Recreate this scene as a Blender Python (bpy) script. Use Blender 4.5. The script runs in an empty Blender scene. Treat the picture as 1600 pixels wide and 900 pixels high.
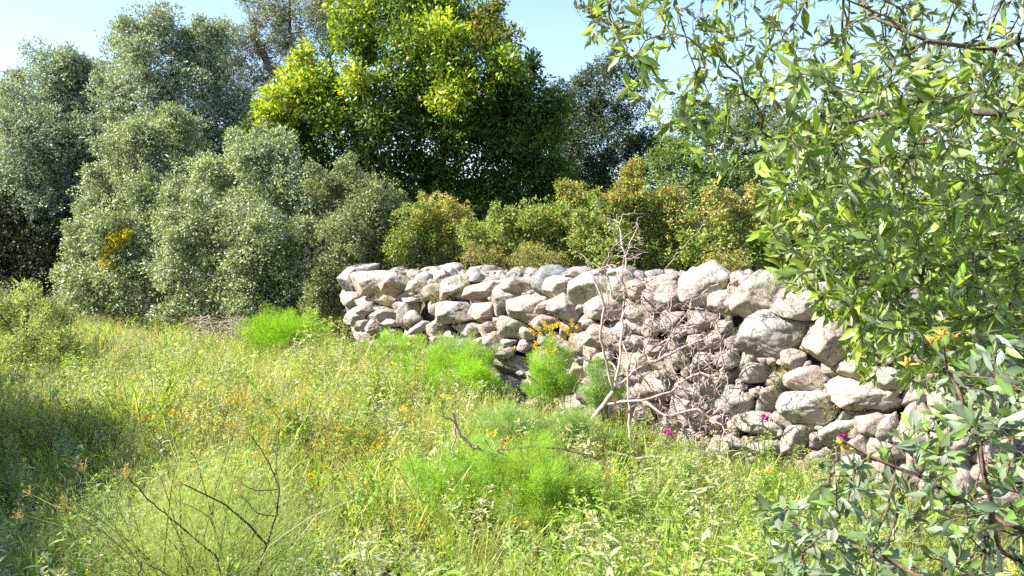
import bpy, bmesh, math, random
import numpy as np
from mathutils import Matrix, Vector

rng = np.random.default_rng(7)
random.seed(7)
SC = bpy.context.scene
COL = SC.collection
R = math.radians

# ------------------------------------------------------------------ camera, sky, sun, exposure
F_PX = 1232.0                      # focal length in pixels of a 1600 px wide frame
EYE = 1.6
PITCH = math.atan(65.0 / F_PX)
cam_d = bpy.data.cameras.new('camera'); cam = bpy.data.objects.new('camera', cam_d); COL.objects.link(cam)
cam_d.sensor_width = 36.0; cam_d.lens = 36.0 * F_PX / 1600.0
cam_d.clip_start = 0.05; cam_d.clip_end = 2000
cam.location = (0, 0, EYE); cam.rotation_euler = (math.pi / 2 - PITCH, 0, 0)
SC.camera = cam

SUN_H = Vector((-0.985, -0.17)).normalized(); SUN_EL = R(41)
to_sun = Vector((SUN_H.x * math.cos(SUN_EL), SUN_H.y * math.cos(SUN_EL), math.sin(SUN_EL)))
w = bpy.data.worlds.new('World'); SC.world = w; w.use_nodes = True
nt = w.node_tree; bg = nt.nodes['Background']
sky = nt.nodes.new('ShaderNodeTexSky'); sky.sky_type = 'NISHITA'; sky.sun_disc = False
sky.sun_elevation = SUN_EL
sky.sun_rotation = math.atan2(SUN_H.x, SUN_H.y)
sky.air_density = 1.0; sky.dust_density = 0.6; sky.ozone_density = 1.2; sky.altitude = 0
nt.links.new(sky.outputs[0], bg.inputs[0]); bg.inputs[1].default_value = 0.10
sl = bpy.data.lights.new('sun', 'SUN'); so = bpy.data.objects.new('sun', sl); COL.objects.link(so)
sl.energy = 4.6; sl.angle = R(0.5); sl.color = (1.0, 0.95, 0.86)
so.rotation_euler = (-to_sun).to_track_quat('-Z', 'Y').to_euler(); so.location = to_sun * 40
SC.view_settings.view_transform = 'Standard'; SC.view_settings.look = 'None'
SC.view_settings.gamma = 1.0; SC.view_settings.use_curve_mapping = False
SC.view_settings.exposure = 1.75
SC.render.engine = 'CYCLES'
cy = SC.cycles
cy.max_bounces = 7; cy.diffuse_bounces = 4; cy.glossy_bounces = 2; cy.transmission_bounces = 6; cy.transparent_max_bounces = 4
cy.use_denoising = False
cy.sample_clamp_indirect = 6.0
cy.pixel_filter_type = 'BLACKMAN_HARRIS'; cy.filter_width = 1.5

# ------------------------------------------------------------------ helpers
cp, sp = math.cos(PITCH), math.sin(PITCH)
def at(x, y, d):
    """World point seen at photo pixel (x, y) at distance d along the view's forward ground axis."""
    a = (x - 800.0) / F_PX; b = (450.0 - y) / F_PX
    fy = cp + b * sp; fz = b * cp - sp
    t = d / fy
    return np.array((a * t, d, EYE + fz * t))
def ppm(d): return d / F_PX         # metres per pixel at distance d

class Geo:
    def __init__(s): s.v = []; s.c = []; s.q = []; s.t = []; s.n = 0
    def add(s, v, q=None, c=None, t=None):
        v = np.asarray(v, np.float32).reshape(-1, 3)
        if c is None: c = np.ones((len(v), 3), np.float32)
        c = np.broadcast_to(np.asarray(c, np.float32), (len(v), 3))
        s.v.append(v); s.c.append(c)
        if q is not None and len(q): s.q.append(np.asarray(q, np.int64) + s.n)
        if t is not None and len(t): s.t.append(np.asarray(t, np.int64) + s.n)
        s.n += len(v)
    def build(s, name, mat, parent=None, loc=(0, 0, 0), smooth=False):
        v = np.concatenate(s.v) - np.asarray(loc, np.float32); c = np.concatenate(s.c)
        q = np.concatenate(s.q) if s.q else np.zeros((0, 4), np.int64)
        t = np.concatenate(s.t) if s.t else np.zeros((0, 3), np.int64)
        me = bpy.data.meshes.new(name)
        me.vertices.add(len(v)); me.vertices.foreach_set('co', np.ascontiguousarray(v, np.float32).ravel())
        nl = q.size + t.size
        me.loops.add(nl); me.loops.foreach_set('vertex_index', np.concatenate([q.ravel(), t.ravel()]).astype(np.int32))
        me.polygons.add(len(q) + len(t))
        st = np.concatenate([np.arange(len(q)) * 4, q.size + np.arange(len(t)) * 3]).astype(np.int32)
        me.polygons.foreach_set('loop_start', st)
        if smooth: me.polygons.foreach_set('use_smooth', np.ones(len(st), bool))
        me.update(calc_edges=True)
        ca = me.color_attributes.new('Col', 'FLOAT_COLOR', 'POINT')
        c4 = np.ones((len(v), 4), np.float32); c4[:, :3] = c
        ca.data.foreach_set('color', c4.ravel())
        me.materials.append(mat)
        o = bpy.data.objects.new(name, me); COL.objects.link(o)
        if parent is not None: o.parent = parent
        else: o.location = loc
        return o

def tag(o, label=None, cat=None, group=None, kind=None):
    if label: o['label'] = label
    if cat: o['category'] = cat
    if group: o['group'] = group
    if kind: o['kind'] = kind
    return o
def thing(name, label, cat, loc, group=None):
    o = bpy.data.objects.new(name, None); COL.objects.link(o); o.location = loc
    o.empty_display_size = 0.2
    return tag(o, label, cat, group)

def norm(a): return a / np.maximum(np.linalg.norm(a, axis=-1, keepdims=True), 1e-9)
def rdir(n): return norm(rng.normal(size=(n, 3)))
_K = rng.normal(size=(14, 3)); _PH = rng.uniform(0, 6.28, 14)
def snoise(p, f=1.0, off=0.0):
    """Cheap smooth noise: a sum of sines, about -1..1."""
    p = np.asarray(p, float) * f + off
    return np.sin(p @ _K[:7].T * 1.3 + _PH[:7] + 1.7 * np.sin(p @ _K[7:].T * 0.9 + _PH[7:])).sum(1) / 4.0

def leaf_quads(g, base, ax, nrm, L, W, col, fold=0.18):
    """Many small leaves: a creased rhombus each."""
    n = len(base); ax = norm(ax); side = norm(np.cross(nrm, ax)); up = np.cross(ax, side)
    L = np.broadcast_to(L, n)[:, None]; W = np.broadcast_to(W, n)[:, None]
    m = base + ax * L * 0.48 + up * W * fold
    v = np.stack([base, m + side * W * .5, base + ax * L, m - side * W * .5], 1).reshape(-1, 3)
    q = np.arange(n * 4).reshape(n, 4)
    g.add(v, q, np.repeat(col, 4, axis=0))

_PR = np.array([(0., .06), (.16, .26), (.38, .47), (.62, .43), (.84, .22), (1., .01)])
def leaf_full(g, base, ax, nrm, L, W, col, bend=0.18, fold=0.16):
    """Larger leaves: a midrib, two folded halves, drooping tip."""
    n = len(base); ax = norm(ax); side = norm(np.cross(nrm, ax)); up = np.cross(ax, side)
    L = np.broadcast_to(L, n); W = np.broadcast_to(W, n); bend = np.broadcast_to(bend, n)
    rows = []
    wav = rng.uniform(-.05, .05, (n, 6))
    for k, (t, hw) in enumerate(_PR):
        c = base + ax * (L * t)[:, None] - up * (L * bend * t * t)[:, None] + side * (L * wav[:, k] * (t > 0))[:, None]
        l = c + side * (W * hw)[:, None] + up * (W * hw * 2 * fold)[:, None]
        r = c - side * (W * hw)[:, None] + up * (W * hw * 2 * fold)[:, None]
        rows += [l, c, r]
    v = np.stack(rows, 1); k = v.shape[1]
    q = []
    for i in range(len(_PR) - 1):
        a = i * 3
        q += [(a, a + 1, a + 4, a + 3), (a + 1, a + 2, a + 5, a + 4)]
    q = np.array(q)
    Q = (q[None] + (np.arange(n) * k)[:, None, None]).reshape(-1, 4)
    C = np.repeat(col[:, None], k, 1).copy()
    C[:, 1::3] *= np.array((1.25, 1.2, 1.3))             # paler midrib
    g.add(v.reshape(-1, 3), Q, C.reshape(-1, 3))

def tubes(g, P, par, rad, col, sides=6):
    """Rings at skeleton nodes, joined to the parent's ring."""
    P = np.asarray(P, float); par = np.asarray(par); n = len(P)
    d = np.zeros((n, 3)); ok = par >= 0
    d[ok] = P[ok] - P[par[ok]]
    for i in np.where(~ok)[0]:
        ch = np.where(par == i)[0]
        d[i] = P[ch[0]] - P[i] if len(ch) else (0, 0, 1)
    d = norm(d)
    ref = np.array((0.35, -0.9, 0.26)); ref = ref / np.linalg.norm(ref)
    a = np.cross(d, ref); bad = np.linalg.norm(a, axis=1) < .15
    a[bad] = np.cross(d[bad], (1, 0, 0)); a = norm(a); b = np.cross(d, a)
    th = np.arange(sides) / sides * 2 * math.pi
    ring = (a[:, None] * np.cos(th)[None, :, None] + b[:, None] * np.sin(th)[None, :, None]) * np.asarray(rad)[:, None, None] + P[:, None]
    i = np.where(ok)[0]; p = par[i]
    s = np.arange(sides); s2 = (s + 1) % sides
    q = np.stack([p[:, None] * sides + s, p[:, None] * sides + s2, i[:, None] * sides + s2, i[:, None] * sides + s], -1).reshape(-1, 4)
    g.add(ring.reshape(-1, 3), q, np.broadcast_to(np.asarray(col, float), (n * sides, 3)))

def colonize(P, par, attr, step, kill, iters=120, reach=1e9, jit=0.12, maxn=9000):
    """Space colonisation: branches that grow towards the attractors."""
    P = [np.asarray(p, float) for p in P]; par = list(par); attr = np.asarray(attr, float)
    near_d = np.full(len(attr), 1e9); near_i = np.zeros(len(attr), int)
    def upd(lo):
        A = np.array(P[lo:])
        for s in range(0, len(A), 512):
            dd = np.linalg.norm(attr[:, None] - A[None, s:s + 512], axis=2)
            j = dd.argmin(1); m = dd[np.arange(len(attr)), j]
            b = m < near_d
            near_d[b] = m[b]; near_i[b] = j[b] + lo + s
    upd(0)
    for it in range(iters):
        live = near_d > kill
        act = live & (near_d < reach)
        if not act.any() or len(P) > maxn: break
        lo = len(P)
        idx = near_i[act]; dv = norm(attr[act] - np.array(P)[idx])
        acc = np.zeros((lo, 3)); np.add.at(acc, idx, dv)
        for i in np.unique(idx):
            v = acc[i]; nv = np.linalg.norm(v)
            if nv < 1e-6: v = rng.normal(size=3); nv = np.linalg.norm(v)
            v = v / nv + rng.normal(size=3) * jit
            P.append(P[i] + v / np.linalg.norm(v) * step); par.append(int(i))
        upd(lo)
        near_d[~live] = 0
    return np.array(P), np.array(par)

def radii(par, tip, power=2.3, rmax=1e9):
    n = len(par); acc = np.zeros(n)
    r = np.zeros(n)
    for i in range(n - 1, -1, -1):
        r[i] = max(tip, acc[i] ** (1 / power)) if acc[i] > 0 else tip
        if par[i] >= 0: acc[par[i]] += r[i] ** power
    return np.minimum(r, rmax)
def tips(par):
    has = np.zeros(len(par), bool); has[par[par >= 0]] = True
    return np.where(~has)[0]

def pick(cols, n, wts=None, jit=0.18):
    cols = np.array(cols, float); p = None if wts is None else np.array(wts, float) / sum(wts)
    c = cols[rng.choice(len(cols), n, p=p)]
    return c * (1 + rng.normal(size=(n, 1)) * jit).clip(.45, 1.7) * (1 + rng.normal(size=(n, 3)) * .04)

# ------------------------------------------------------------------ materials
def mat(name):
    m = bpy.data.materials.new(name); m.use_nodes = True
    nt = m.node_tree; nt.nodes.clear()
    out = nt.nodes.new('ShaderNodeOutputMaterial')
    return m, nt, out
def leaf_mat(name, trans=0.35, rough=0.45, spec=0.5, tcol=(1.35, 1.3, 0.55)):
    m, nt, out = mat(name); N = nt.nodes.new; Lk = nt.links.new
    at_ = N('ShaderNodeAttribute'); at_.attribute_name = 'Col'
    pb = N('ShaderNodeBsdfPrincipled'); pb.inputs['Roughness'].default_value = rough
    pb.inputs['Specular IOR Level'].default_value = spec
    Lk(at_.outputs['Color'], pb.inputs['Base Color'])
    tr = N('ShaderNodeBsdfTranslucent')
    mu = N('ShaderNodeMix'); mu.data_type = 'RGBA'; mu.blend_type = 'MULTIPLY'; mu.inputs[0].default_value = 1
    Lk(at_.outputs['Color'], mu.inputs[6]); mu.inputs[7].default_value = (*tcol, 1)
    Lk(mu.outputs[2], tr.inputs['Color'])
    mx = N('ShaderNodeMixShader'); mx.inputs[0].default_value = trans
    Lk(pb.outputs[0], mx.inputs[1]); Lk(tr.outputs[0], mx.inputs[2]); Lk(mx.outputs[0], out.inputs[0])
    return m
M_OAK = leaf_mat('grey_oak_leaf', .26, .5, .35)
M_GLOSSY = leaf_mat('waxy_leaf', .38, .42, .45, (1.5, 1.45, .35))
M_SILVER = leaf_mat('silver_leaf', .25, .48, .4)
M_SHRUB = leaf_mat('shrub_leaf', .34, .5, .35)
M_BROAD = leaf_mat('broad_leaf', .38, .36, .5, (1.4, 1.45, .5))
M_GREYB = leaf_mat('grey_broad_leaf', .25, .38, .55)
M_GRASS = leaf_mat('meadow_leaf', .48, .6, .25, (1.3, 1.25, .6))
M_FENNEL = leaf_mat('fennel_thread', .40, .7, .2, (1.25, 1.3, .5))
M_PETAL = leaf_mat('petal', .4, .6, .2, (1.2, 1.0, 1.1))

def bark_mat(name, scale=30, bump=.5):
    m, nt, out = mat(name); N = nt.nodes.new; Lk = nt.links.new
    at_ = N('ShaderNodeAttribute'); at_.attribute_name = 'Col'
    geo = N('ShaderNodeNewGeometry')
    ns = N('ShaderNodeTexNoise'); ns.inputs['Scale'].default_value = scale; ns.inputs['Detail'].default_value = 5
    Lk(geo.outputs['Position'], ns.inputs['Vector'])
    rp = N('ShaderNodeValToRGB'); rp.color_ramp.elements[0].position = .3; rp.color_ramp.elements[0].color = (.45, .43, .42, 1)
    rp.color_ramp.elements[1].position = .7; rp.color_ramp.elements[1].color = (1.25, 1.25, 1.25, 1)
    Lk(ns.outputs[0], rp.inputs[0])
    mu = N('ShaderNodeMix'); mu.data_type = 'RGBA'; mu.blend_type = 'MULTIPLY'; mu.inputs[0].default_value = 1
    Lk(at_.outputs['Color'], mu.inputs[6]); Lk(rp.outputs[0], mu.inputs[7])
    pb = N('ShaderNodeBsdfPrincipled'); pb.inputs['Roughness'].default_value = .85; pb.inputs['Specular IOR Level'].default_value = .25
    Lk(mu.outputs[2], pb.inputs['Base Color'])
    bp = N('ShaderNodeBump'); bp.inputs['Strength'].default_value = bump; bp.inputs['Distance'].default_value = .01
    Lk(ns.outputs[0], bp.inputs['Height']); Lk(bp.outputs[0], pb.inputs['Normal'])
    Lk(pb.outputs[0], out.inputs[0])
    return m
M_BARK = bark_mat('bark')
M_TWIG = bark_mat('twig_bark', 90, .3)

def stone_mat():
    m, nt, out = mat('limestone'); N = nt.nodes.new; Lk = nt.links.new
    at_ = N('ShaderNodeAttribute'); at_.attribute_name = 'Col'
    geo = N('ShaderNodeNewGeometry')
    def noise(sc, det, rough=.6, dist=0.):
        n = N('ShaderNodeTexNoise'); n.inputs['Scale'].default_value = sc; n.inputs['Detail'].default_value = det
        n.inputs['Roughness'].default_value = rough; n.inputs['Distortion'].default_value = dist
        Lk(geo.outputs['Position'], n.inputs['Vector']); return n
    def ramp(src, stops):
        r = N('ShaderNodeValToRGB'); e = r.color_ramp.elements
        while len(e) < len(stops): e.new(.5)
        for k, (p, c) in enumerate(stops): e[k].position = p; e[k].color = (*c, 1)
        Lk(src, r.inputs[0]); return r
    def mul(a, b, f=1.0, mode='MULTIPLY'):
        x = N('ShaderNodeMix'); x.data_type = 'RGBA'; x.blend_type = mode; x.inputs[0].default_value = f
        Lk(a, x.inputs[6]); Lk(b, x.inputs[7]); return x.outputs[2]
    n1 = noise(3.5, 6, .65, .6); n2 = noise(16, 7, .7, .2); n3 = noise(70, 5, .7); n4 = noise(8, 6, .75, 1.2)
    c1 = ramp(n1.outputs[0], [(.3, (.72, .68, .66)), (.5, (1, .97, .94)), (.72, (1.12, 1.02, .92))])
    c2 = ramp(n2.outputs[0], [(.28, (.62, .60, .59)), (.42, (.95, .94, .93)), (.7, (1.1, 1.09, 1.08))])
    c3 = ramp(n3.outputs[0], [(.3, (.84, .83, .82)), (.5, (1, 1, 1)), (.8, (1.05, 1.05, 1.05))])
    lich = ramp(n4.outputs[0], [(.55, (1, 1, 1)), (.63, (.55, .54, .56)), (.75, (.42, .42, .44))])
    c = mul(at_.outputs['Color'], c1.outputs[0]); c = mul(c, c2.outputs[0]); c = mul(c, c3.outputs[0], .8); c = mul(c, lich.outputs[0], .8)
    mp = N('ShaderNodeMix'); mp.data_type = 'RGBA'; mp.blend_type = 'ADD'; mp.inputs[0].default_value = .35
    Lk(geo.outputs['Position'], mp.inputs[6]); Lk(n1.outputs[1], mp.inputs[7])
    ck = N('ShaderNodeTexVoronoi'); ck.feature = 'DISTANCE_TO_EDGE'; ck.inputs['Scale'].default_value = 4.2; Lk(mp.outputs[2], ck.inputs['Vector'])
    ckr = ramp(ck.outputs[0], [(.0, (.30, .28, .27)), (.010, (.62, .6, .58)), (.022, (1, 1, 1))]); c = mul(c, ckr.outputs[0], .75)
    pb = N('ShaderNodeBsdfPrincipled'); pb.inputs['Roughness'].default_value = .92; pb.inputs['Specular IOR Level'].default_value = .2
    Lk(c, pb.inputs['Base Color'])
    vo = N('ShaderNodeTexVoronoi'); vo.inputs['Scale'].default_value = 26; Lk(geo.outputs['Position'], vo.inputs['Vector'])
    b1 = N('ShaderNodeBump'); b1.inputs['Strength'].default_value = .85; b1.inputs['Distance'].default_value = .045; Lk(n2.outputs[0], b1.inputs['Height'])
    b0_ = N('ShaderNodeBump'); b0_.inputs['Strength'].default_value = .6; b0_.inputs['Distance'].default_value = .02; Lk(ckr.outputs[0], b0_.inputs['Height']); Lk(b0_.outputs[0], b1.inputs['Normal'])
    b2 = N('ShaderNodeBump'); b2.inputs['Strength'].default_value = .55; b2.inputs['Distance'].default_value = .008; Lk(n3.outputs[0], b2.inputs['Height']); Lk(b1.outputs[0], b2.inputs['Normal'])
    Lk(b2.outputs[0], pb.inputs['Normal']); Lk(pb.outputs[0], out.inputs[0])
    return m
M_STONE = stone_mat()
def soil_mat(name, c0, c1, c2):
    m, nt, out = mat(name); N = nt.nodes.new; Lk = nt.links.new
    geo = N('ShaderNodeNewGeometry')
    n1 = N('ShaderNodeTexNoise'); n1.inputs['Scale'].default_value = 2.2; n1.inputs['Detail'].default_value = 9; n1.inputs['Roughness'].default_value = .7
    n2 = N('ShaderNodeTexNoise'); n2.inputs['Scale'].default_value = 35; n2.inputs['Detail'].default_value = 6
    Lk(geo.outputs['Position'], n1.inputs['Vector']); Lk(geo.outputs['Position'], n2.inputs['Vector'])
    r = N('ShaderNodeValToRGB'); e = r.color_ramp.elements; e.new(.5)
    for k, (p, c) in enumerate([(.35, c0), (.5, c1), (.68, c2)]): e[k].position = p; e[k].color = (*c, 1)
    Lk(n1.outputs[0], r.inputs[0])
    pb = N('ShaderNodeBsdfPrincipled'); pb.inputs['Roughness'].default_value = .95; pb.inputs['Specular IOR Level'].default_value = .1
    Lk(r.outputs[0], pb.inputs['Base Color'])
    b = N('ShaderNodeBump'); b.inputs['Strength'].default_value = .8; b.inputs['Distance'].default_value = .04; Lk(n2.outputs[0], b.inputs['Height']); Lk(b.outputs[0], pb.inputs['Normal'])
    Lk(pb.outputs[0], out.inputs[0]); return m
M_SOIL = soil_mat('meadow_soil', (.035, .04, .015), (.07, .06, .03), (.12, .085, .05))
M_CORE = soil_mat('wall_earth', (.06, .05, .04), (.12, .10, .08), (.17, .14, .11))

# ------------------------------------------------------------------ ground
def _ground():
    g = Geo()
    ys = np.concatenate([np.linspace(-30, 0, 8)[:-1], np.linspace(0, 26, 90)[:-1], np.geomspace(26, 1200, 22)])
    xs = np.concatenate([-np.geomspace(1200, 14, 18)[:-1], np.linspace(-14, 14, 90), np.geomspace(14, 1200, 18)[1:]])
    X, Y = np.meshgrid(xs, ys); P = np.stack([X, Y, 0 * X], -1).reshape(-1, 3)
    near = np.exp(-((P[:, 0] / 25) ** 2 + (P[:, 1] / 35) ** 2))
    P[:, 2] = (snoise(P, .55) * .035 + snoise(P, 1.7, 3.) * .018) * near - .02
    nx = len(xs); i = np.arange(len(ys) - 1)[:, None] * nx + np.arange(nx - 1)[None]
    q = np.stack([i, i + 1, i + 1 + nx, i + nx], -1).reshape(-1, 4)
    g.add(P, q)
    return tag(g.build('ground', M_SOIL, smooth=True), kind='structure')
_ground()

# ------------------------------------------------------------------ dry stone wall
def wall_d(px): return 1.0 / (0.0870 + (px - 535.0) * (0.1923 - 0.0870) / 765.0)
WA = at(535, 430, wall_d(535)); WB = at(1300, 430, wall_d(1300))
WU = np.array((WB[0] - WA[0], WB[1] - WA[1], 0)); WU /= np.linalg.norm(WU)
WN = np.array((WU[1], -WU[0], 0));
if WN[1] > 0: WN = -WN
WV = np.array((0, 0, 1.))
BATTER = .14
def face(px, py):
    """Point of the battered wall face seen at (px, py); the loose rubble at the far end lies further back."""
    d = wall_d(px); p = at(px, py, d)
    for _ in range(3):
        back = BATTER * max(0., p[2])
        # move along the ray until it sits 'back' behind the vertical face
        ray = p - np.array((0, 0, EYE)); off = -np.dot(p - WA, WN)
        p = p + ray * ((back - off) / max(1e-6, -np.dot(ray, WN)))
    if px < 840:
        e = np.interp(px, [530, 600, 690, 760, 840], [436, 443, 446, 444, 436])
        if py < e:
            k = 1 + (e - py) * .0085
            p = np.array((0, 0, EYE)) + (p - np.array((0, 0, EYE))) * k
    return p
STONES = """
531,418 566,419 556,436 549,456 532,453|g
554,430 573,425 596,427 595,436 589,452 564,462 552,453
591,448 605,437 630,430 636,439 609,455 595,469 588,462
632,441 659,439 653,459 634,455
541,491 552,481 561,498 556,510 543,510
559,501 573,500 572,514 560,516
572,507 580,497 593,501 591,510 579,523 572,516
573,491 588,485 609,484 620,500 591,501 575,496
595,501 614,501 616,514 596,510
628,471 636,471 637,507 625,514 620,505
637,489 646,485 648,500 634,514
625,466 655,466 652,471 627,473
561,475 573,471 579,485 566,494
636,516 653,508 655,516 641,524
671,507 685,503 682,523 671,523
669,528 685,524 680,539 669,537
556,523 570,519 575,532 561,537
724,444 764,439 780,443 762,452 751,468 732,468 723,459
732,485 748,475 764,476 769,491 751,503 739,498
764,478 772,450 790,446 805,462 794,478 781,494 767,489
781,446 796,437 822,434 829,439 822,455 808,457 787,449
785,487 820,460 845,471 840,485 828,505 796,501
774,500 785,495 794,503 812,507 815,528 790,529 776,516
751,514 772,501 776,512 751,524 748,519
751,535 769,519 781,521 783,535 772,548 756,548
780,533 796,530 801,533 794,542 783,544
809,517 817,511 829,517 824,532 812,526
824,514 840,492 858,492 861,507 851,519 828,516|p
772,555 794,542 797,555 787,562 770,562
730,537 751,528 753,542 742,549
680,446 710,428 724,446 703,459 685,471
685,476 712,469 728,485 726,501 698,503 680,492
730,418 751,417 753,424 733,425
660,452 676,440 684,447 680,466 664,468
847,449 863,435 886,430 897,437 883,449 881,462 863,465 852,458
883,456 893,446 911,426 936,425 947,442 940,458 918,463 900,479 884,470
852,488 872,465 879,458 883,472 899,488 895,501 876,499 854,495
844,481 856,467 865,469 851,488 840,490
911,488 927,465 936,462 956,469 972,478 968,499 940,502 918,495
948,438 972,424 982,433 975,465 965,472 950,453
979,446 993,437 1007,444 997,463 981,469|p
911,535 916,517 932,506 957,517 954,535 936,542 913,542
910,543 932,542 936,551 918,567 909,563
908,502 925,497 925,506 915,515 906,511
927,554 947,549 954,563 925,567
982,524 1004,531 996,545 982,545
1004,549 1027,538 1032,552 1011,559
1009,440 1030,429 1044,438 1037,454 1016,456
1052,442 1078,424 1114,422 1128,433 1125,447 1101,463 1096,479 1066,481 1057,463
1100,472 1110,456 1133,448 1160,454 1151,474 1133,495 1121,499 1103,485|p
1020,456 1050,447 1060,463 1062,481 1046,485 1036,476|p
1000,456 1016,458 1032,476 1032,495 1018,490 1000,472
1030,508 1046,490 1062,488 1053,510 1043,524
1000,504 1016,497 1027,511 1020,524 1000,531
1069,499 1089,486 1114,492 1107,510 1089,520 1075,513
1114,504 1135,504 1137,517 1125,524 1116,517
1046,513 1064,510 1068,524 1052,533
1071,524 1092,524 1096,542 1076,545
1100,524 1123,524 1121,542 1103,543
972,482 990,476 999,490 990,505 974,503
960,508 978,507 982,524 966,530 958,520
1136,497 1156,469 1161,449 1179,431 1191,417 1200,422 1198,440 1227,456 1220,481 1200,486 1166,488 1145,504
1140,511 1164,494 1204,488 1220,492 1255,502 1257,535 1221,561 1184,559 1173,556 1152,542|g
1211,485 1234,456 1243,446 1280,445 1296,453 1291,485 1277,509 1262,503 1236,492
1255,550 1257,535 1273,520 1285,497 1305,500 1322,525 1330,550 1302,572 1275,567 1258,560
1221,555 1236,544 1253,546 1255,562 1247,585 1222,578
1290,476 1306,452 1340,450 1350,475 1325,492 1300,494
1154,583 1170,567 1186,569 1191,581 1189,596 1163,599
1221,588 1230,583 1268,572 1280,578 1284,611 1227,613 1221,601
1207,620 1236,614 1259,622 1278,614 1298,619 1303,640 1296,656 1280,668 1234,654 1225,640 1209,631
1122,613 1143,608 1156,612 1172,620 1164,638 1140,658 1124,649
1136,670 1161,665 1179,647 1204,647 1220,660 1216,676 1188,677 1161,683 1140,676
1204,644 1212,642 1234,660 1230,668 1220,670 1209,656
1163,692 1191,690 1220,692 1221,711 1180,713 1161,702
1221,674 1245,663 1260,670 1257,688 1245,709 1221,708
1270,690 1282,672 1300,660 1330,661 1318,674 1300,682 1278,702
1168,684 1188,682 1189,688 1170,690
1170,609 1182,607 1185,618 1173,620
1186,606 1200,608 1202,620 1191,620
1152,600 1166,600 1166,609 1155,610
1120,690 1137,681 1157,692 1159,712 1138,717 1120,712
1285,598 1304,586 1329,595 1374,613 1402,632 1398,646 1383,651 1361,644 1317,630 1291,615
1330,666 1342,646 1364,646 1381,655 1376,672 1359,681 1332,678
1378,666 1398,647 1400,664 1391,695 1376,687
1393,691 1400,649 1414,638 1432,661 1451,676 1440,702 1419,710 1395,700
1323,691 1349,680 1353,710 1342,712 1327,702
1353,702 1372,691 1393,700 1402,714 1376,721 1353,714
1305,582 1328,556 1355,570 1362,588 1345,600 1325,590
1436,708 1459,702 1474,714 1459,725
1350,540 1372,528 1396,540 1394,566 1370,572 1352,560
1362,588 1380,575 1405,583 1410,605 1392,612 1372,604
1086,592 1100,588 1111,619 1100,631 1088,606
1074,663 1092,640 1095,660 1084,674
1077,676 1099,679 1102,695 1081,688
1024,585 1040,578 1045,594 1026,594
1109,652 1124,649 1120,667 1109,665
1046,552 1068,548 1072,566 1052,572
1080,556 1104,552 1110,572 1086,578
1114,552 1138,548 1146,570 1122,580
"""
LOOSE = [  # stones lying free on the top of the wall: each a thing of its own
    ("669,437 684,414 698,415 706,427 690,440", 'g', 'pointed triangular stone standing on the pale rubble at the far part of the wall'),
    ("824,452 833,425 842,419 851,420 865,432 858,460 836,462 825,457", 'd', 'tall rounded blue-grey boulder standing upright on the wall, beside a golden dry scrub'),
    ("876,428 893,422 904,428 893,434", '', 'flat pale stone lying on the wall top just right of the upright blue-grey boulder'),
    ("945,426 950,419 961,424 950,431", 'g', 'small dark grey stone on the wall top behind the tall bare sapling'),
    ("1084,421 1092,416 1104,421 1090,426", '', 'small rounded stone perched on the broadest top boulder of the wall'),
    ("1152,442 1161,430 1175,431 1164,446", 'g', 'small pitted grey stone wedged beside the tall leaning pale stone on the wall top'),
    ("655,424 668,417 676,424 664,431", '', 'low pale stone lying on the rubble just left of the pointed triangular stone'),
]
_bm = {}
def ico(s):
    if s not in _bm:
        b = bmesh.new(); bmesh.ops.create_icosphere(b, subdivisions=s, radius=1)
        v = np.array([x.co[:] for x in b.verts]); f = np.array([[x.index for x in p.verts] for p in b.faces]); b.free()
        _bm[s] = (v, f)
    return _bm[s]
def poly_r(poly, th):
    """Distance from the origin to a star-shaped polygon's outline along each angle."""
    out = np.full(len(th), 1e9); d = np.stack([np.cos(th), np.sin(th)], 1)
    n = len(poly)
    for i in range(n):
        a = poly[i]; e = poly[(i + 1) % n] - a
        den = d[:, 0] * e[1] - d[:, 1] * e[0]
        den = np.where(np.abs(den) < 1e-9, 1e-9, den)
        t = (a[0] * e[1] - a[1] * e[0]) / den
        s = (a[0] * d[:, 1] - a[1] * d[:, 0]) / den
        hit = (t > 1e-6) & (s >= -1e-6) & (s <= 1 + 1e-6)
        out = np.where(hit & (t < out), t, out)
    m = np.isfinite(out) & (out < 1e8)
    out[~m] = np.median(out[m]) if m.any() else 1
    return out
STCOL = {'': (.40, .36, .335), 'g': (.32, .31, .305), 'p': (.41, .35, .325), 'd': (.22, .23, .235)}
def hull2(P):
    P = sorted(map(tuple, P)); out = []
    for seq in (P, P[::-1]):
        h = []
        for p in seq:
            while len(h) > 1 and (h[-1][0] - h[-2][0]) * (p[1] - h[-2][1]) - (h[-1][1] - h[-2][1]) * (p[0] - h[-2][0]) <= 0: h.pop()
            h.append(p)
        out += h[:-1]
    return np.array(out)
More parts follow.
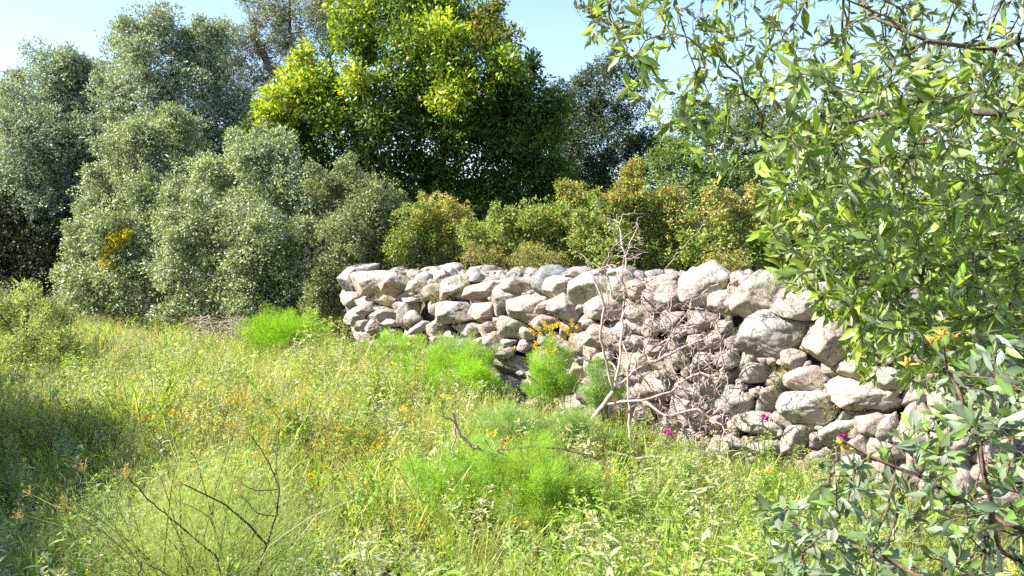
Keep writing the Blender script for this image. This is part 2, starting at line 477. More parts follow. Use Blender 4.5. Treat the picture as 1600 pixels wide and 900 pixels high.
def stone(g, cen, U, V, N, poly, depth, sub=4, seed=0, col=(.5, .45, .4), cuts=7, grow=1.03):
    """An angular boulder: the space inside a set of break planes, edges slightly worn. The outline (metres, U,V plane) gives the side planes."""
    r_ = np.random.default_rng(seed)
    H = hull2(poly); mid = (H.min(0) + H.max(0)) / 2; Q = (H - mid) * grow
    ext = np.array((*np.abs(Q).max(0), depth)); size = 2 * math.sqrt(ext[0] * ext[1]) * .85
    d, f = ico(sub); d = norm(d * ext)
    pn = []; ph = []
    for k in range(len(Q)):
        a, b = Q[k], Q[(k + 1) % len(Q)]; e = b - a; l = np.linalg.norm(e)
        if l < 1e-5: continue
        n2 = np.array((e[1], -e[0])) / l; h2 = n2 @ a
        if h2 < 1e-4: continue
        t = r_.normal() * .28; c_ = math.cos(t); pn.append((n2[0] * c_, n2[1] * c_, math.sin(t))); ph.append(h2 * c_ * r_.uniform(.98, 1.1) + abs(math.sin(t)) * depth * .12)
    sup = lambda n: math.sqrt(((np.asarray(n) * ext) ** 2).sum())
    def cut(n, lo, hi):
        n = np.array(n, float); n /= np.linalg.norm(n); pn.append(tuple(n)); ph.append(sup(n) * r_.uniform(lo, hi))
    cut((r_.normal() * .3 - .1, r_.normal() * .3, 1), .6, .85)
    cut((r_.uniform(.6, 1), r_.uniform(-.5, .1), r_.uniform(.45, .8)), .5, .85)
    cut((r_.uniform(-1, -.4), r_.uniform(-.2, .6), r_.uniform(.6, 1)), .66, .92)
    cut((r_.uniform(-.4, .4), r_.uniform(-1, -.6), r_.uniform(.3, .7)), .58, .9)
    cut((r_.uniform(-.4, .4), r_.uniform(.5, 1), r_.uniform(.5, .9)), .66, .92)
    for c in range(max(0, cuts - 5)):
        n = r_.normal(size=3); n[2] = abs(n[2]) * .8; cut(n, .7, .95)
    cut((0, 0, -1), .7, .9); cut((r_.normal(), r_.normal(), -.8), .7, .9)
    pn = np.array(pn); ph = np.array(ph)
    kk = r_.uniform(45, 110)
    r = (np.maximum(0, d @ pn.T / ph) ** kk).sum(1) ** (-1 / kk)
    p = d * r[:, None]; w_ = p / size; o = r_.uniform(-50, 50)
    p += norm(p) * (snoise(w_, 2.0, o)[:, None] * .022 + snoise(w_, 5.5, o + 9)[:, None] * .016 + np.abs(snoise(w_, 11, o + 2))[:, None] * .018 + snoise(w_, 24, o + 4)[:, None] * .008) * size
    p[:, :2] += mid
    c = np.array(col) * r_.uniform(.86, 1.12) * (1 + r_.normal(size=3) * .025)
    g.add(cen + p[:, :1] * U + p[:, 1:2] * V + p[:, 2:] * N, t=f, c=c)

def px_poly(s):
    P = np.array([[float(a) for a in t.split(',')] for t in s.split()])
    c = (P.min(0) + P.max(0)) / 2; cen = face(*c); W = []
    for x, y in P:                                   # the plane through the stone, parallel to the wall
        r = at(x, y, 1.0) - np.array((0, 0, EYE)); W.append(np.array((0, 0, EYE)) + r * (np.dot(cen - np.array((0, 0, EYE)), WN) / np.dot(r, WN)))
    d = np.array(W) - cen
    poly = np.stack([d @ WU, d @ WV], 1)
    # undo the slant of the far rubble: keep outline size as seen
    a = np.sum(poly[:, 0] * np.roll(poly[:, 1], -1) - poly[:, 1] * np.roll(poly[:, 0], -1))
    if a < 0: poly = poly[::-1]
    return P, cen, poly

wall = thing('dry_stone_wall', 'long dry stone wall of pale pinkish limestone boulders running back through the meadow', 'wall', (WA + WB) / 2 * np.array((1, 1, 0)))
WL = np.array(wall.location)
mask = np.zeros((900, 1600), bool)
def in_poly(P, x, y):
    ins = np.zeros(x.shape, bool); n = len(P)
    for i in range(n):
        a, b = P[i], P[(i + 1) % n]
        c = ((a[1] > y) != (b[1] > y)) & (x < (b[0] - a[0]) * (y - a[1]) / (b[1] - a[1] + 1e-12) + a[0])
        ins ^= c
    return ins
def fill_mask(P):
    x0, y0 = np.floor(P.min(0)).astype(int) - 1; x1, y1 = np.ceil(P.max(0)).astype(int) + 2
    yy, xx = np.mgrid[max(y0, 0):min(y1, 900), max(x0, 0):min(x1, 1600)]
    mask[max(y0, 0):min(y1, 900), max(x0, 0):min(x1, 1600)] |= in_poly(P, xx, yy)
lines = [l for l in STONES.strip().split('\n')]
rows = []
for i, l in enumerate(lines):
    s, _, f = l.partition('|')
    P, cen, poly = px_poly(s)
    rows.append((abs(np.prod(np.ptp(poly, axis=0))), P, cen, poly, f, i)); fill_mask(P)
rows.sort(key=lambda r: -r[0])
rubble = Geo()
PARTLAB = {'g': 'weathered grey limestone boulder', 'p': 'pinkish limestone boulder'}
for k, (a, P, cen, poly, f, i) in enumerate(rows):
    size = math.sqrt(a); dep = size * rng.uniform(.42, .6)
    g = Geo() if k < 92 else rubble
    stone(g, cen - WN * dep * rng.uniform(.15, .4), WU, WV, WN, poly, dep, 5 if size > .3 else 4, 100 + i, STCOL[f], 8)
    if k < 92:
        o = g.build('stone', M_STONE, wall, WL, True)
        if f in PARTLAB and size > .3: o['label'] = PARTLAB[f]
for s, f, lab in LOOSE:
    P, cen, poly = px_poly(s); fill_mask(P)
    size = math.sqrt(abs(np.prod(np.ptp(poly, axis=0)))); g = Geo()
    stone(g, cen - WN * size * .2, WU, WV, WN, poly, size * .5, 4, hash(s) % 9999 if False else int(P.sum()) % 9999, STCOL[f], 7)
    tag(g.build('loose_stone', M_STONE, None, cen * np.array((1, 1, 1)), True), lab, 'stone', 'loose stones lying on the wall top')
# small stones packed wherever the face is still open
TOPX = [530, 545, 600, 690, 760, 830, 850, 900, 950, 1000, 1050, 1090, 1130, 1190, 1240, 1300, 1350, 1420, 1540]
TOPY = [428, 424, 434, 434, 438, 440, 438, 436, 436, 442, 442, 430, 450, 446, 458, 462, 470, 482, 500]
fills = 0
def gap_poly(px, py, rmax, n=11):
    th = np.linspace(0, 2 * math.pi, n, endpoint=False) + rng.uniform(0, .5)
    out = []
    for t in th:
        r = 0.0; lim = rmax * rng.uniform(.72, 1.08) * (1 - .25 * abs(math.sin(t)))
        while r < lim:
            x, y = int(px + r * math.cos(t)), int(py + r * math.sin(t))
            if not (0 <= x < 1600 and 0 <= y < 900) or mask[y, x]: break
            r += .5
        out.append((px + r * math.cos(t), py + r * math.sin(t)))
    return np.array(out)
def can(px, py): return px >= 534 and py >= np.interp(px, TOPX, TOPY) and at(px, py, wall_d(px))[2] > -.06 and not mask[int(py), int(px)]
for r0, rmin, tries in ((36, 20, 1500), (29, 15, 2500), (21, 11, 2500), (15, 8, 2200), (10, 5.5, 2600), (7, 4.2, 1500)):
    for _ in range(tries):
        px = rng.uniform(534, 1540); py = rng.uniform(410, 790)
        if not can(px, py): continue
        k = .5 + .5 * min(1.3, wall_d(1000) / wall_d(px))
        pl = gap_poly(px, py, r0 * k)
        ext = np.ptp(pl, axis=0) / 2
        if ext.min() < rmin * k * .8: continue
        P, cen, poly = px_poly(' '.join(f'{a:.2f},{b:.2f}' for a, b in pl))
        poly = poly - (poly.max(0) + poly.min(0)) / 2 * .5; fill_mask(pl + (pl - pl.mean(0)) * .04)
        size = math.sqrt(abs(np.prod(np.ptp(poly, axis=0))))
        stone(rubble, cen - WN * size * rng.uniform(.5, .7), WU, WV, WN, poly, size * .55, 4 if size > .1 else 3, fills, STCOL[rng.choice(['', '', 'g', 'p'])], 7, 1.05)
        fills += 1
print('fills', fills)
# rubble over the broad top, mostly towards the far end
for i in range(330):
    px = rng.uniform(545, 1180) if i < 230 else rng.uniform(545, 850)
    b = rng.uniform(.25, 1.5) * np.interp(px, [545, 840, 1180], [1, .9, .6])
    p = WA + WU * np.dot(face(px, 440) - WA, WU) - WN * b
    p[2] = np.interp(px, [545, 700, 850, 1180], [1.05, 1.16, 1.2, 1.2]) + .1 * min(b, .8) + rng.uniform(-.03, .05)
    s = rng.uniform(.05, .15); t = np.sort(rng.uniform(0, 6.28, 7))
    poly = np.stack([np.cos(t), np.sin(t)], 1) * s * rng.uniform(.7, 1.2, (7, 1))
    if np.ptp(poly, axis=0).min() < s: continue
    a = rng.uniform(0, 6.28); U = np.array((math.cos(a), math.sin(a), rng.normal() * .15)); U /= np.linalg.norm(U)
    V = np.cross(np.array((0, 0, 1.)), U); V /= np.linalg.norm(V); N = np.cross(U, V)
    stone(rubble, p, U, V, N, poly, s * rng.uniform(.45, .8), 3, 7000 + i, STCOL[rng.choice(['', 'p', 'p', 'g'])], 5)
for i in range(150):                                     # the near end of the wall, faced with stones too
    b = rng.uniform(.05, 1.5); z = rng.uniform(.02, 1.12); s = rng.uniform(.10, .19); t = np.sort(rng.uniform(0, 6.28, 8))
    poly = np.stack([np.cos(t), np.sin(t) * .75], 1) * s
    if np.ptp(poly, axis=0).min() < s * .9: continue
    p = (WA + WU * (8.52 + rng.uniform(0, .06))) * np.array((1, 1, 0)) - WN * (b + .1 * z) + WV * z
    stone(rubble, p, -WN, WV, WU, poly, s * .7, 4, 9000 + i, STCOL[rng.choice(['', 'g', 'p'])], 6)
rb = rubble.build('rubble', M_STONE, wall, WL, True); rb['kind'] = 'stuff'; rb['label'] = 'small stones packed between the boulders'
# the earth and hearting inside
g = Geo()
us = np.linspace(.12, 8.5, 56); L0 = np.linalg.norm((WB - WA)[:2])
prof = [(-.28, -.1), (-.42, .98), (-.6, 1.06), (-1.45, 1.12), (-1.6, -.1)]
V = []
for u in us:
    fall = np.interp(u, [0, L0 - .2, L0 + .8, 10.2], [1, 1, 1, 1])
    base = (WA + WU * u) * np.array((1, 1, 0))
    for b, z in prof: V.append(base + WN * (b + rng.normal() * .02) + np.array((0, 0, z * fall + rng.normal() * .02)))
n = len(prof); q = []
for i in range(len(us) - 1):
    for j in range(n - 1): q.append((i * n + j, (i + 1) * n + j, (i + 1) * n + j + 1, i * n + j + 1))
V = np.array(V); q = np.array(q)
e0 = len(V) - n
g.add(V, q, t=[(0, 1, 4), (1, 2, 4), (2, 3, 4), (e0, e0 + 1, e0 + 4), (e0 + 1, e0 + 2, e0 + 4), (e0 + 2, e0 + 3, e0 + 4)])
g.build('earth_core', M_CORE, wall, WL, True)

# ------------------------------------------------------------------ trees and shrubs
def crown(lobes, d, leafL, leafW, cols, wts, lai=2.6, sub=10, subr=.42, patches=None, inner=.15, narrow=False, droop=0., zmin=.05, ragged=.3, extra=0):
    """Foliage: lobes (photo px, py, r px, depth offset m) of sub-lobes of leaf sprays."""
    g = Geo(); A = []
    if extra:                                             # small side heads and shoots: a ragged outline
        more = []
        for lb in lobes:
            if len(lb) == 2: continue
            for _ in range(extra):
                a = rng.uniform(-.3, 3.44); q_ = rng.uniform(.26, .46)
                more.append((lb[0] + math.cos(a) * lb[2] * .95, lb[1] - math.sin(a) * lb[2] * .98, lb[2] * q_, (lb[3] if len(lb) > 3 else 0) + rng.normal() * lb[2] * ppm(d) * .5) + tuple(lb[4:5]))
        lobes = list(lobes) + more
    for lb in lobes:
        if len(lb) == 2: c, r = lb
        else: px, py, rp = lb[:3]
        if len(lb) > 2:
            dz = lb[3] if len(lb) > 3 else rng.uniform(-.35, .35) * rp * ppm(d) * 2
            c = at(px, py, d + dz); r = rp * ppm(d)
        lc, lw = (cols, wts) if len(lb) < 5 else lb[4]
        n = int(lai * 2 * math.pi * r * r / (leafL * leafW * .5))
        k = max(8, int(sub * 1.9 * rng.uniform(.8, 1.2)))
        sd = rdir(k); sd[:, 2] = sd[:, 2] * .9 + .12
        scn = c + norm(sd) * r * rng.uniform(.4, .85, (k, 1)); srr = r * subr * .92 * rng.uniform(.7, 1.25, k)
        A.append(scn)
        nb = int(n * (1 - inner)); spray = 7
        m = nb // spray
        w = srr ** 2; si = rng.choice(k, m, p=w / w.sum())
        dd = rdir(m); dd[:, 2] += .25; dd = norm(dd)
        pos = scn[si] + dd * (srr[si] * (rng.uniform(.45, 1, m) ** .5 + rng.exponential(ragged * .35, m)))[:, None]
        # each spray: leaves round a twig tip
        pp = np.repeat(pos, spray, 0); ad = np.repeat(dd, spray, 0)
        ax = norm(ad * .8 + rng.normal(size=pp.shape) * .75 + np.array((0, 0, -droop)))
        pp = pp + ax * leafL * .15 + rng.normal(size=pp.shape) * leafL * .45
        nr = norm(rng.normal(size=pp.shape) * .55 + np.array((0, 0, .35)) + ad * 1.0)
        tint = np.repeat(rng.normal(size=(m, 1)) * .1 + 1, spray, 0)
        st = np.repeat((1 + rng.normal(size=k) * .12)[si][:, None], spray, 0)
        col = pick(lc, len(pp), lw) * tint * st
        if patches is not None: col = patches(pp, col, c, r)
        ok = pp[:, 2] > zmin
        sz = rng.uniform(.7, 1.2, len(pp))
        leaf_quads(g, pp[ok], ax[ok], nr[ok], (leafL * sz)[ok], (leafW * sz)[ok], col[ok])
        ni = n - nb
        pp = c + rdir(ni) * r * rng.uniform(0, .75, (ni, 1)) ; ax = rdir(ni); ok = pp[:, 2] > zmin
        leaf_quads(g, pp[ok], ax[ok], rdir(ni)[ok], leafL, leafW, pick(lc, ni, lw)[ok])
    return g, np.concatenate(A)

def plant(name, label, cat, lobes, d, leafL, leafW, cols, wts, lmat, group=None, trunk_px=None, bark=(.12, .10, .085), tip=.008, step=.3, crown_name='crown', trunk_name='trunk', stems=1, rmax=.16, at_=None, **kw):
    g, A = crown(lobes, d, leafL, leafW, cols, wts, **kw)
    if at_ is None:
        bx = at(trunk_px if trunk_px is not None else np.mean([l[0] for l in lobes]), 400, d)[0]
        loc = np.array((bx, d, 0.))
    else: loc = at_
    t = thing(name, label, cat, loc, group)
    g.build(crown_name, lmat, t, loc)
    P = []; par = []
    for s in range(stems):
        b = loc + np.array((rng.normal() * .12 * (stems > 1), rng.normal() * .12 * (stems > 1), -.05)); P.append(b); par.append(-1)
        P.append(b + np.array((rng.normal() * .04, rng.normal() * .04, step))); par.append(len(P) - 2)
    N, pr = colonize(P, par, A[A[:, 2] > .1], step, step * .9, iters=140)
    N[2 * stems:] += rng.normal(size=(len(N) - 2 * stems, 3)) * step * .06
    tg = Geo(); tubes(tg, N, pr, radii(pr, tip, 2.25, rmax), bark, 6)
    tg.build(trunk_name, M_BARK, t, loc, True)
    return t

OAK = [(.26, .32, .225), (.33, .39, .285), (.43, .48, .385), (.16, .205, .125)]
OW = [3, 4, 2.2, 2]
GT = 'evergreen trees behind the meadow'
plant('evergreen_tree', 'broad grey-green evergreen tree at the far left, above the dark hollow', 'tree',
      [(75, 125, 48), (35, 180, 50), (115, 175, 50), (60, 245, 62, -1), (130, 255, 50), (10, 300, 50), (80, 330, 48, -.7), (-30, 230, 60), (150, 330, 40, .5), (150, 170, 40), (90, 290, 50), (-10, 390, 45, 1), (130, 385, 50, 1.5), (-100, 330, 60), (-60, 390, 60), (-150, 400, 70), (128, 132, 40), (158, 128, 34, .5), (45, 290, 50, -.8), (110, 320, 42, -.6)],
      21.5, .075, .036, OAK, OW, M_OAK, GT, extra=2, ragged=.5, trunk_px=60, subr=.4, sub=12)
plant('evergreen_tree', 'tallest grey-green evergreen tree with lumpy rounded crown against the sky at left', 'tree',
      [(250, 48, 42), (205, 78, 40), (300, 85, 44), (235, 125, 55, -.6), (185, 150, 42), (320, 150, 50), (270, 195, 55, -.8), (205, 225, 50), (345, 215, 45), (300, 265, 50), (375, 180, 34), (250, 330, 60, .8), (360, 290, 46), (340, 60, 26), (150, 215, 46, .6), (120, 300, 50, 1)],
      20.5, .075, .036, OAK, OW, M_OAK, GT, extra=2, ragged=.5, trunk_px=270, subr=.4, sub=12)
plant('olive_tree', 'thin-crowned grey tree with bare branches showing, behind the bright green tree', 'tree',
      [(420, 15, 48), (500, 0, 55), (365, 70, 38), (450, 70, 46), (400, 125, 38), (515, 60, 42), (340, 110, 34), (440, 150, 36), (560, 20, 40), (400, 215, 44), (470, 210, 44), (430, 270, 50), (510, 150, 40), (370, 170, 36)],
      22.5, .08, .026, [(.26, .29, .21), (.20, .23, .15), (.36, .38, .30)], [3, 2, 2], M_OAK, GT, extra=2, ragged=.5, trunk_px=470, lai=1.25, sub=9, subr=.45, bark=(.2, .18, .16), tip=.012)
GREEN = [(.045, .095, .018), (.07, .135, .022), (.12, .19, .03), (.18, .10, .03)]
GW = [3, 3, 2, .35]
YOUNG_SUNLIT = ([(.40, .47, .04), (.28, .36, .03), (.14, .22, .03), (.44, .42, .07)], [3, 3, 2, 1])  # young growth, its colour brightened for sunlight on the crown's left face
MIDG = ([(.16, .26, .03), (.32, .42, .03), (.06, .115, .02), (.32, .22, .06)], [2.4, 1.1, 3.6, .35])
def fixd(lobes, d):
    out = []
    for l in lobes:
        l = list(l)
        if len(l) > 3 and l[3] is None: l[3] = rng.uniform(-.35, .35) * l[2] * ppm(d) * 2
        out.append(tuple(l))
    return out
plant('broadleaf_tree', 'large dense bright green tree with young leaves coloured sunlit yellow-green in the middle', 'tree',
      fixd([(620, 25, 60, None, MIDG), (700, 15, 62, None, MIDG), (765, 60, 50, -.3, ([(.10, .18, .02), (.24, .2, .05), (.05, .10, .018), (.3, .18, .08)], [3, 2, 3, 1.5])), (560, 80, 52, -.4, MIDG), (650, 105, 70, -.9, MIDG), (735, 130, 66, -1.0, MIDG), (815, 150, 52), (485, 130, 46, -.6, YOUNG_SUNLIT), (432, 180, 36, -.5, YOUNG_SUNLIT), (520, 185, 54, -.8, MIDG),
       (605, 195, 62, -1), (700, 225, 66, -.8), (800, 225, 60, -.5), (858, 185, 38), (640, 265, 46), (780, 285, 52), (560, 245, 42), (700, 300, 46), (850, 265, 40), (470, 215, 40), (610, 310, 40), (545, 30, 36, -.2, YOUNG_SUNLIT), (690, 60, 40, -1.3, YOUNG_SUNLIT), (700, 160, 30, -1.6, YOUNG_SUNLIT), (880, 300, 46), (720, 330, 46, 1), (620, 340, 44, 1), (820, 330, 44, 1), (400, 215, 30), (840, 215, 46), (740, 200, 60, .5), (650, 180, 60, .8), (590, 300, 40), (500, 260, 44, .5), (540, 310, 44, 1), (660, 370, 46, 1.5), (580, 365, 44, 1.5), (760, 370, 46, 1.5), (850, 350, 44, 1.5), (890, 340, 40, 1.5), (460, 150, 30, -1.2, YOUNG_SUNLIT), (560, 130, 26, -1.5, YOUNG_SUNLIT)], 17.5),
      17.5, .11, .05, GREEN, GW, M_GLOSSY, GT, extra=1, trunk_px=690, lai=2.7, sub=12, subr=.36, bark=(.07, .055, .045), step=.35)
plant('evergreen_tree', 'narrow dark evergreen tree right of the big bright green tree', 'tree',
      [(955, 108, 34), (930, 165, 42), (980, 185, 36), (900, 215, 42), (955, 235, 44), (900, 275, 40), (995, 130, 26), (890, 150, 28), (940, 290, 40), (990, 250, 36), (900, 330, 44), (980, 320, 44), (1020, 225, 26), (880, 200, 40), (885, 250, 44), (1010, 270, 34)],
      24, .08, .036, [(.05, .08, .035), (.08, .11, .05), (.12, .14, .09)], [3, 2, 1], M_OAK, GT, extra=2, ragged=.5, trunk_px=930, lai=1.5)
plant('evergreen_tree', 'loose lighter green tree seen through the hanging leafy branches at right', 'tree',
      [(1100, 190, 42), (1062, 228, 34), (1140, 220, 40), (1180, 200, 36), (1090, 258, 40), (1150, 268, 44), (1205, 255, 38), (1100, 300, 40), (1240, 210, 44), (1280, 260, 50), (1180, 300, 46), (1050, 310, 40), (1150, 160, 30), (1035, 262, 30), (1070, 180, 30)],
      21.5, .08, .036, [(.13, .20, .05), (.18, .26, .06), (.22, .28, .11)], [3, 3, 1], M_SHRUB, GT, trunk_px=1120, lai=1.7)

SIL = [(.25, .31, .16), (.33, .38, .24), (.50, .54, .41), (.13, .17, .06), (.28, .35, .09)]
SW = [3, 3, 2, 2.2, 1]
GS = 'silvery shrubs at the edge of the meadow'
plant('silver_shrub', 'tall silvery shrub with rounded heads under the tallest tree', 'shrub',
      [(240, 212, 44), (190, 255, 48), (292, 228, 40), (150, 305, 38), (230, 280, 55), (300, 285, 45), (180, 340, 45)], 16.8, .062, .028, SIL, SW, M_SILVER, GS, extra=2, ragged=.8, lai=2.3, stems=4, tip=.006, step=.25, rmax=.05, subr=.36, sub=12)
plant('silver_shrub', 'pale silvery shrub with a yellow-flowered bush growing through it, beside the dark hollow', 'shrub',
      [(130, 395, 40), (170, 358, 44), (205, 425, 55, -.4), (130, 445, 42), (240, 378, 50), (250, 318, 40), (210, 300, 34), (160, 470, 38), (255, 465, 40), (120, 485, 26), (200, 490, 30, -.3)], 14.6, .058, .025, SIL, SW, M_SILVER, GS, extra=2, ragged=.8, lai=2.3, stems=5, tip=.005, step=.22, rmax=.05, subr=.36, sub=12)
plant('silver_shrub', 'widest silvery grey-green shrub, nearest the far end of the stone wall', 'shrub',
      [(335, 278, 46), (392, 245, 40), (425, 295, 52, -.3), (352, 350, 58, -.5), (300, 420, 55, -.4), (420, 385, 62, -.8), (480, 330, 52), (495, 405, 58, -.6), (380, 450, 48, -.6), (480, 450, 42, -.6), (330, 465, 36), (290, 350, 46), (440, 235, 30), (425, 458, 40, -.3), (320, 492, 30, -.6), (390, 492, 34, -.8), (450, 485, 30, -.6), (270, 490, 28, -.5)], 13.6, .056, .024, SIL, SW, M_SILVER, GS, extra=2, ragged=.8, lai=2.3, stems=7, tip=.005, step=.22, rmax=.05, subr=.34, sub=13)
G4 = [(.18, .23, .09), (.25, .30, .13), (.33, .36, .21), (.12, .16, .05), (.38, .26, .13)]
plant('green_shrub', 'upright twiggy grey-green shrub behind the far corner of the stone wall', 'shrub',
      [(545, 290, 36), (585, 318, 38), (560, 365, 48, -.3), (622, 368, 36), (530, 420, 40, -.4), (590, 395, 34), (500, 290, 30), (545, 262, 18), (610, 330, 26), (505, 455, 30, -.4), (495, 480, 26, -.5), (520, 480, 22, -.4)], 12.9, .045, .02, G4, [3, 3, 2, 1.5, .5], M_SILVER, GS, extra=2, ragged=.8, lai=2.3, stems=6, tip=.005, step=.2, rmax=.04, subr=.36, sub=11)

LEN = [(.18, .26, .05), (.25, .33, .06), (.32, .37, .13), (.44, .29, .10), (.10, .15, .03)]
LW_ = [3, 3.4, 2, .7, 1.2]
LENR = ([(.46, .28, .10), (.34, .34, .08), (.48, .36, .16), (.22, .31, .06)], [1.4, 2.2, .9, 3])
GL = 'reddish green shrubs behind the wall'
def lent(label, lobes, d, **kw):
    return plant('mastic_shrub', label, 'shrub', fixd(lobes, d), d, .042, .021, LEN, LW_, M_SHRUB, GL, stems=5, tip=.004, step=.18, rmax=.035, subr=.38, sub=11, lai=1.8, extra=2, ragged=.45, **kw)
lent('low shrub with orange-tinged leaf tips behind the rubble at the far part of the wall', [(682, 335, 32, None, LENR), (718, 345, 30, None, LENR), (645, 360, 36), (690, 380, 34), (620, 395, 26), (730, 380, 28)], 12.2)
lent('smallest dark green shrub in the gap between two reddish shrubs behind the wall', [(780, 370, 28), (760, 395, 26), (800, 395, 22), (775, 348, 16)], 11.6)
lent('rounded green shrub behind the upright blue-grey boulder of the wall', [(850, 345, 38), (815, 370, 36), (895, 325, 34, None, LENR), (885, 372, 42), (835, 400, 30), (925, 345, 32), (905, 390, 34), (790, 345, 24), (775, 385, 26), (740, 375, 28)], 10.6)
lent('tallest reddish shrub with one upright orange spire behind the wall', [(990, 262, 15, None, LENR), (986, 285, 20, None, LENR), (985, 312, 30, None, LENR), (948, 330, 32), (1000, 350, 44), (1050, 335, 34, None, LENR), (960, 388, 42), (1040, 388, 44), (1010, 420, 40), (1085, 375, 36), (920, 370, 34)], 9.8)
lent('bronze-tinged shrub behind the tall leaning stone of the wall, beside the hanging branches', [(1120, 335, 36, None, LENR), (1178, 335, 34, None, LENR), (1150, 385, 42), (1222, 345, 32, None, LENR), (1210, 392, 38), (1105, 395, 36), (1250, 400, 36)], 8.9)
plant('green_shrub', 'deep green shrub behind the right end of the wall, half hidden by hanging branches', 'shrub',
      [(1300, 385, 52), (1385, 360, 62), (1480, 375, 64), (1570, 395, 66), (1340, 440, 48), (1440, 450, 58), (1545, 470, 60), (1640, 420, 70), (1400, 510, 40), (1500, 540, 50)], 8.6, .05, .024, [(.06, .10, .02), (.10, .15, .03), (.14, .19, .06)], [3, 3, 1], M_SHRUB, None, stems=6, tip=.005, step=.2, rmax=.05, lai=1.6)
# yellow bush, golden scrub, feathery shrub at the left edge
plant('yellow_shrub', 'small bush of bright yellow flowers growing inside the pale silvery shrub', 'shrub',
      [(185, 378, 14), (200, 366, 9), (168, 400, 13), (178, 415, 10), (160, 415, 8)], 13.9, .035, .02, [(.55, .45, .02), (.40, .40, .03), (.18, .22, .03)], [4, 2, 1.5], M_SHRUB, None, stems=2, tip=.004, step=.15, rmax=.02, lai=2.2)
for lab, lb, d in (('golden dry scrub on the wall top left of the upright blue-grey boulder', [(840, 402, 22), (868, 408, 18), (815, 408, 18), (850, 418, 14)], 8.9),
                   ('golden dry scrub behind the wall, further from the upright boulder', [(770, 398, 20), (735, 402, 18), (795, 408, 16)], 10.3),
                   ('sparse reddish dry scrub on the wall top beside the tall leaning pale stone', [(1135, 425, 18), (1155, 410, 18), (1120, 410, 16), (1150, 440, 12)], 6.7)):
    plant('dry_scrub', lab, 'scrub', lb, d, .024, .01, [(.36, .30, .10), (.28, .30, .09), (.32, .20, .09), (.18, .22, .06)], [3, 3, .7, 1.6], M_SHRUB, 'dry scrub along the wall', stems=5, tip=.0022, step=.07, rmax=.012, lai=.65, extra=2, bark=(.24, .16, .12), ragged=.9)
plant('feathery_shrub', 'pale feathery shrub at the left edge, its foot in shade', 'shrub',
      [(40, 465, 30), (85, 490, 34), (15, 505, 38), (95, 540, 34), (55, 530, 36), (-30, 480, 40), (120, 560, 26), (20, 560, 34)], 9.2, .05, .009, [(.32, .40, .15), (.40, .46, .20), (.22, .28, .08), (.44, .44, .22)], [3, 3, 2, 1], M_GRASS, None, stems=8, tip=.004, step=.12, rmax=.025, lai=1.1, subr=.34, sub=14, bark=(.12, .09, .07))
plant('shade_toned_shrub', 'added undergrowth shrub coloured near black for the shade in the hollow beneath the far left tree', 'shrub', [(30, 370, 55), (80, 400, 50), (-20, 410, 60), (60, 430, 50), (110, 380, 45), (-60, 380, 60), (5, 350, 50), (40, 400, 50), (75, 425, 40)], 20.4, .07, .035, [(.02, .03, .014), (.03, .042, .02)], None, M_SHRUB, None, stems=4, tip=.006, step=.3, rmax=.05)  # added shrub, its near-black leaf colour stands in for the hollow's shade
# trees beyond the left edge of the frame: their shade lies on the meadow
for lab, x, y, h in (('dark tree left of the view whose shade lies over the nearest grass', -5.85, 0.9, 3.9), ('dark tree left of the view, second from the camera in its row', -6.4, 2.4, 3.9),
                     ('dark tree left of the view, third from the camera in its row', -7.4, 4.2, 3.9), ('dark tree left of the view nearest the feathery shrub', -8.3, 5.9, 3.8)):
    loc = np.array((x, y, 0.)); lb = []
    for z in np.arange(.9, h - .5, .8):
        for dx, dy in ((-.45, -.6), (.4, -.75), (-.3, .3), (.45, .1), (.1, .85)):
            lb.append((loc + np.array((dx, dy, z)) + rng.normal(size=3) * .08, .72))
    plant('shade_tree', lab, 'tree', lb, y, .10, .045, GREEN, GW, M_OAK, 'shade trees left of the view', lai=3.2, at_=loc)
# far woods closing the view
g = Geo()
for i in range(170):
    a = rng.uniform(-44, 44); D = rng.uniform(30, 44); X = D * math.tan(R(a)); r = rng.uniform(1.2, 2.2)
    c = np.array((X, D, rng.uniform(.4, 3.8))); n = 2600
    dd = rdir(n); pos = c + dd * r * rng.uniform(.5, 1.15, (n, 1)) * np.array((1, 1, .9)); ok = pos[:, 2] > 0
    leaf_quads(g, pos[ok], rdir(n)[ok], norm(rdir(n) + np.array((0, 0, .8)))[ok], .16, .08, pick([(.05, .08, .03), (.08, .11, .05), (.10, .13, .04)], n)[ok])
tag(g.build('far_woods', M_OAK), 'dark far woods closing the view behind the trees', 'woods', kind='stuff')

# ------------------------------------------------------------------ right-hand leafy tree hanging into the view
def in_px(poly, n, d0, d1):
    P = np.array(poly, float); out = []
    lo, hi = P.min(0), P.max(0)
    while len(out) < n:
        q = rng.uniform(lo, hi, (n, 2)); ok = in_poly(P, q[:, 0], q[:, 1])
        for x, y in q[ok]: out.append(at(x, y, rng.uniform(d0, d1)))
    return np.array(out[:n])
def line(pts, step=.08):
    """Polyline of (px, py, d) or world points, resampled."""
    W = [at(*p) if len(p) == 3 and abs(p[0]) > 12 else np.array(p, float) for p in pts]
    out = [W[0]]
    for a, b in zip(W[:-1], W[1:]):
        k = max(1, int(np.linalg.norm(b - a) / step))
        for i in range(1, k + 1): out.append(a + (b - a) * i / k)
    return out
def limb(P, par, pts, root=-1, step=.08, snap=True):
    L = line(pts, step)
    if root == 'near':
        root = int(np.argmin(np.linalg.norm(np.array(P) - L[0], axis=1)))
    prev = root
    for p in L:
        P.append(p + rng.normal(size=3) * step * .09); par.append(prev); prev = len(P) - 1
    return prev
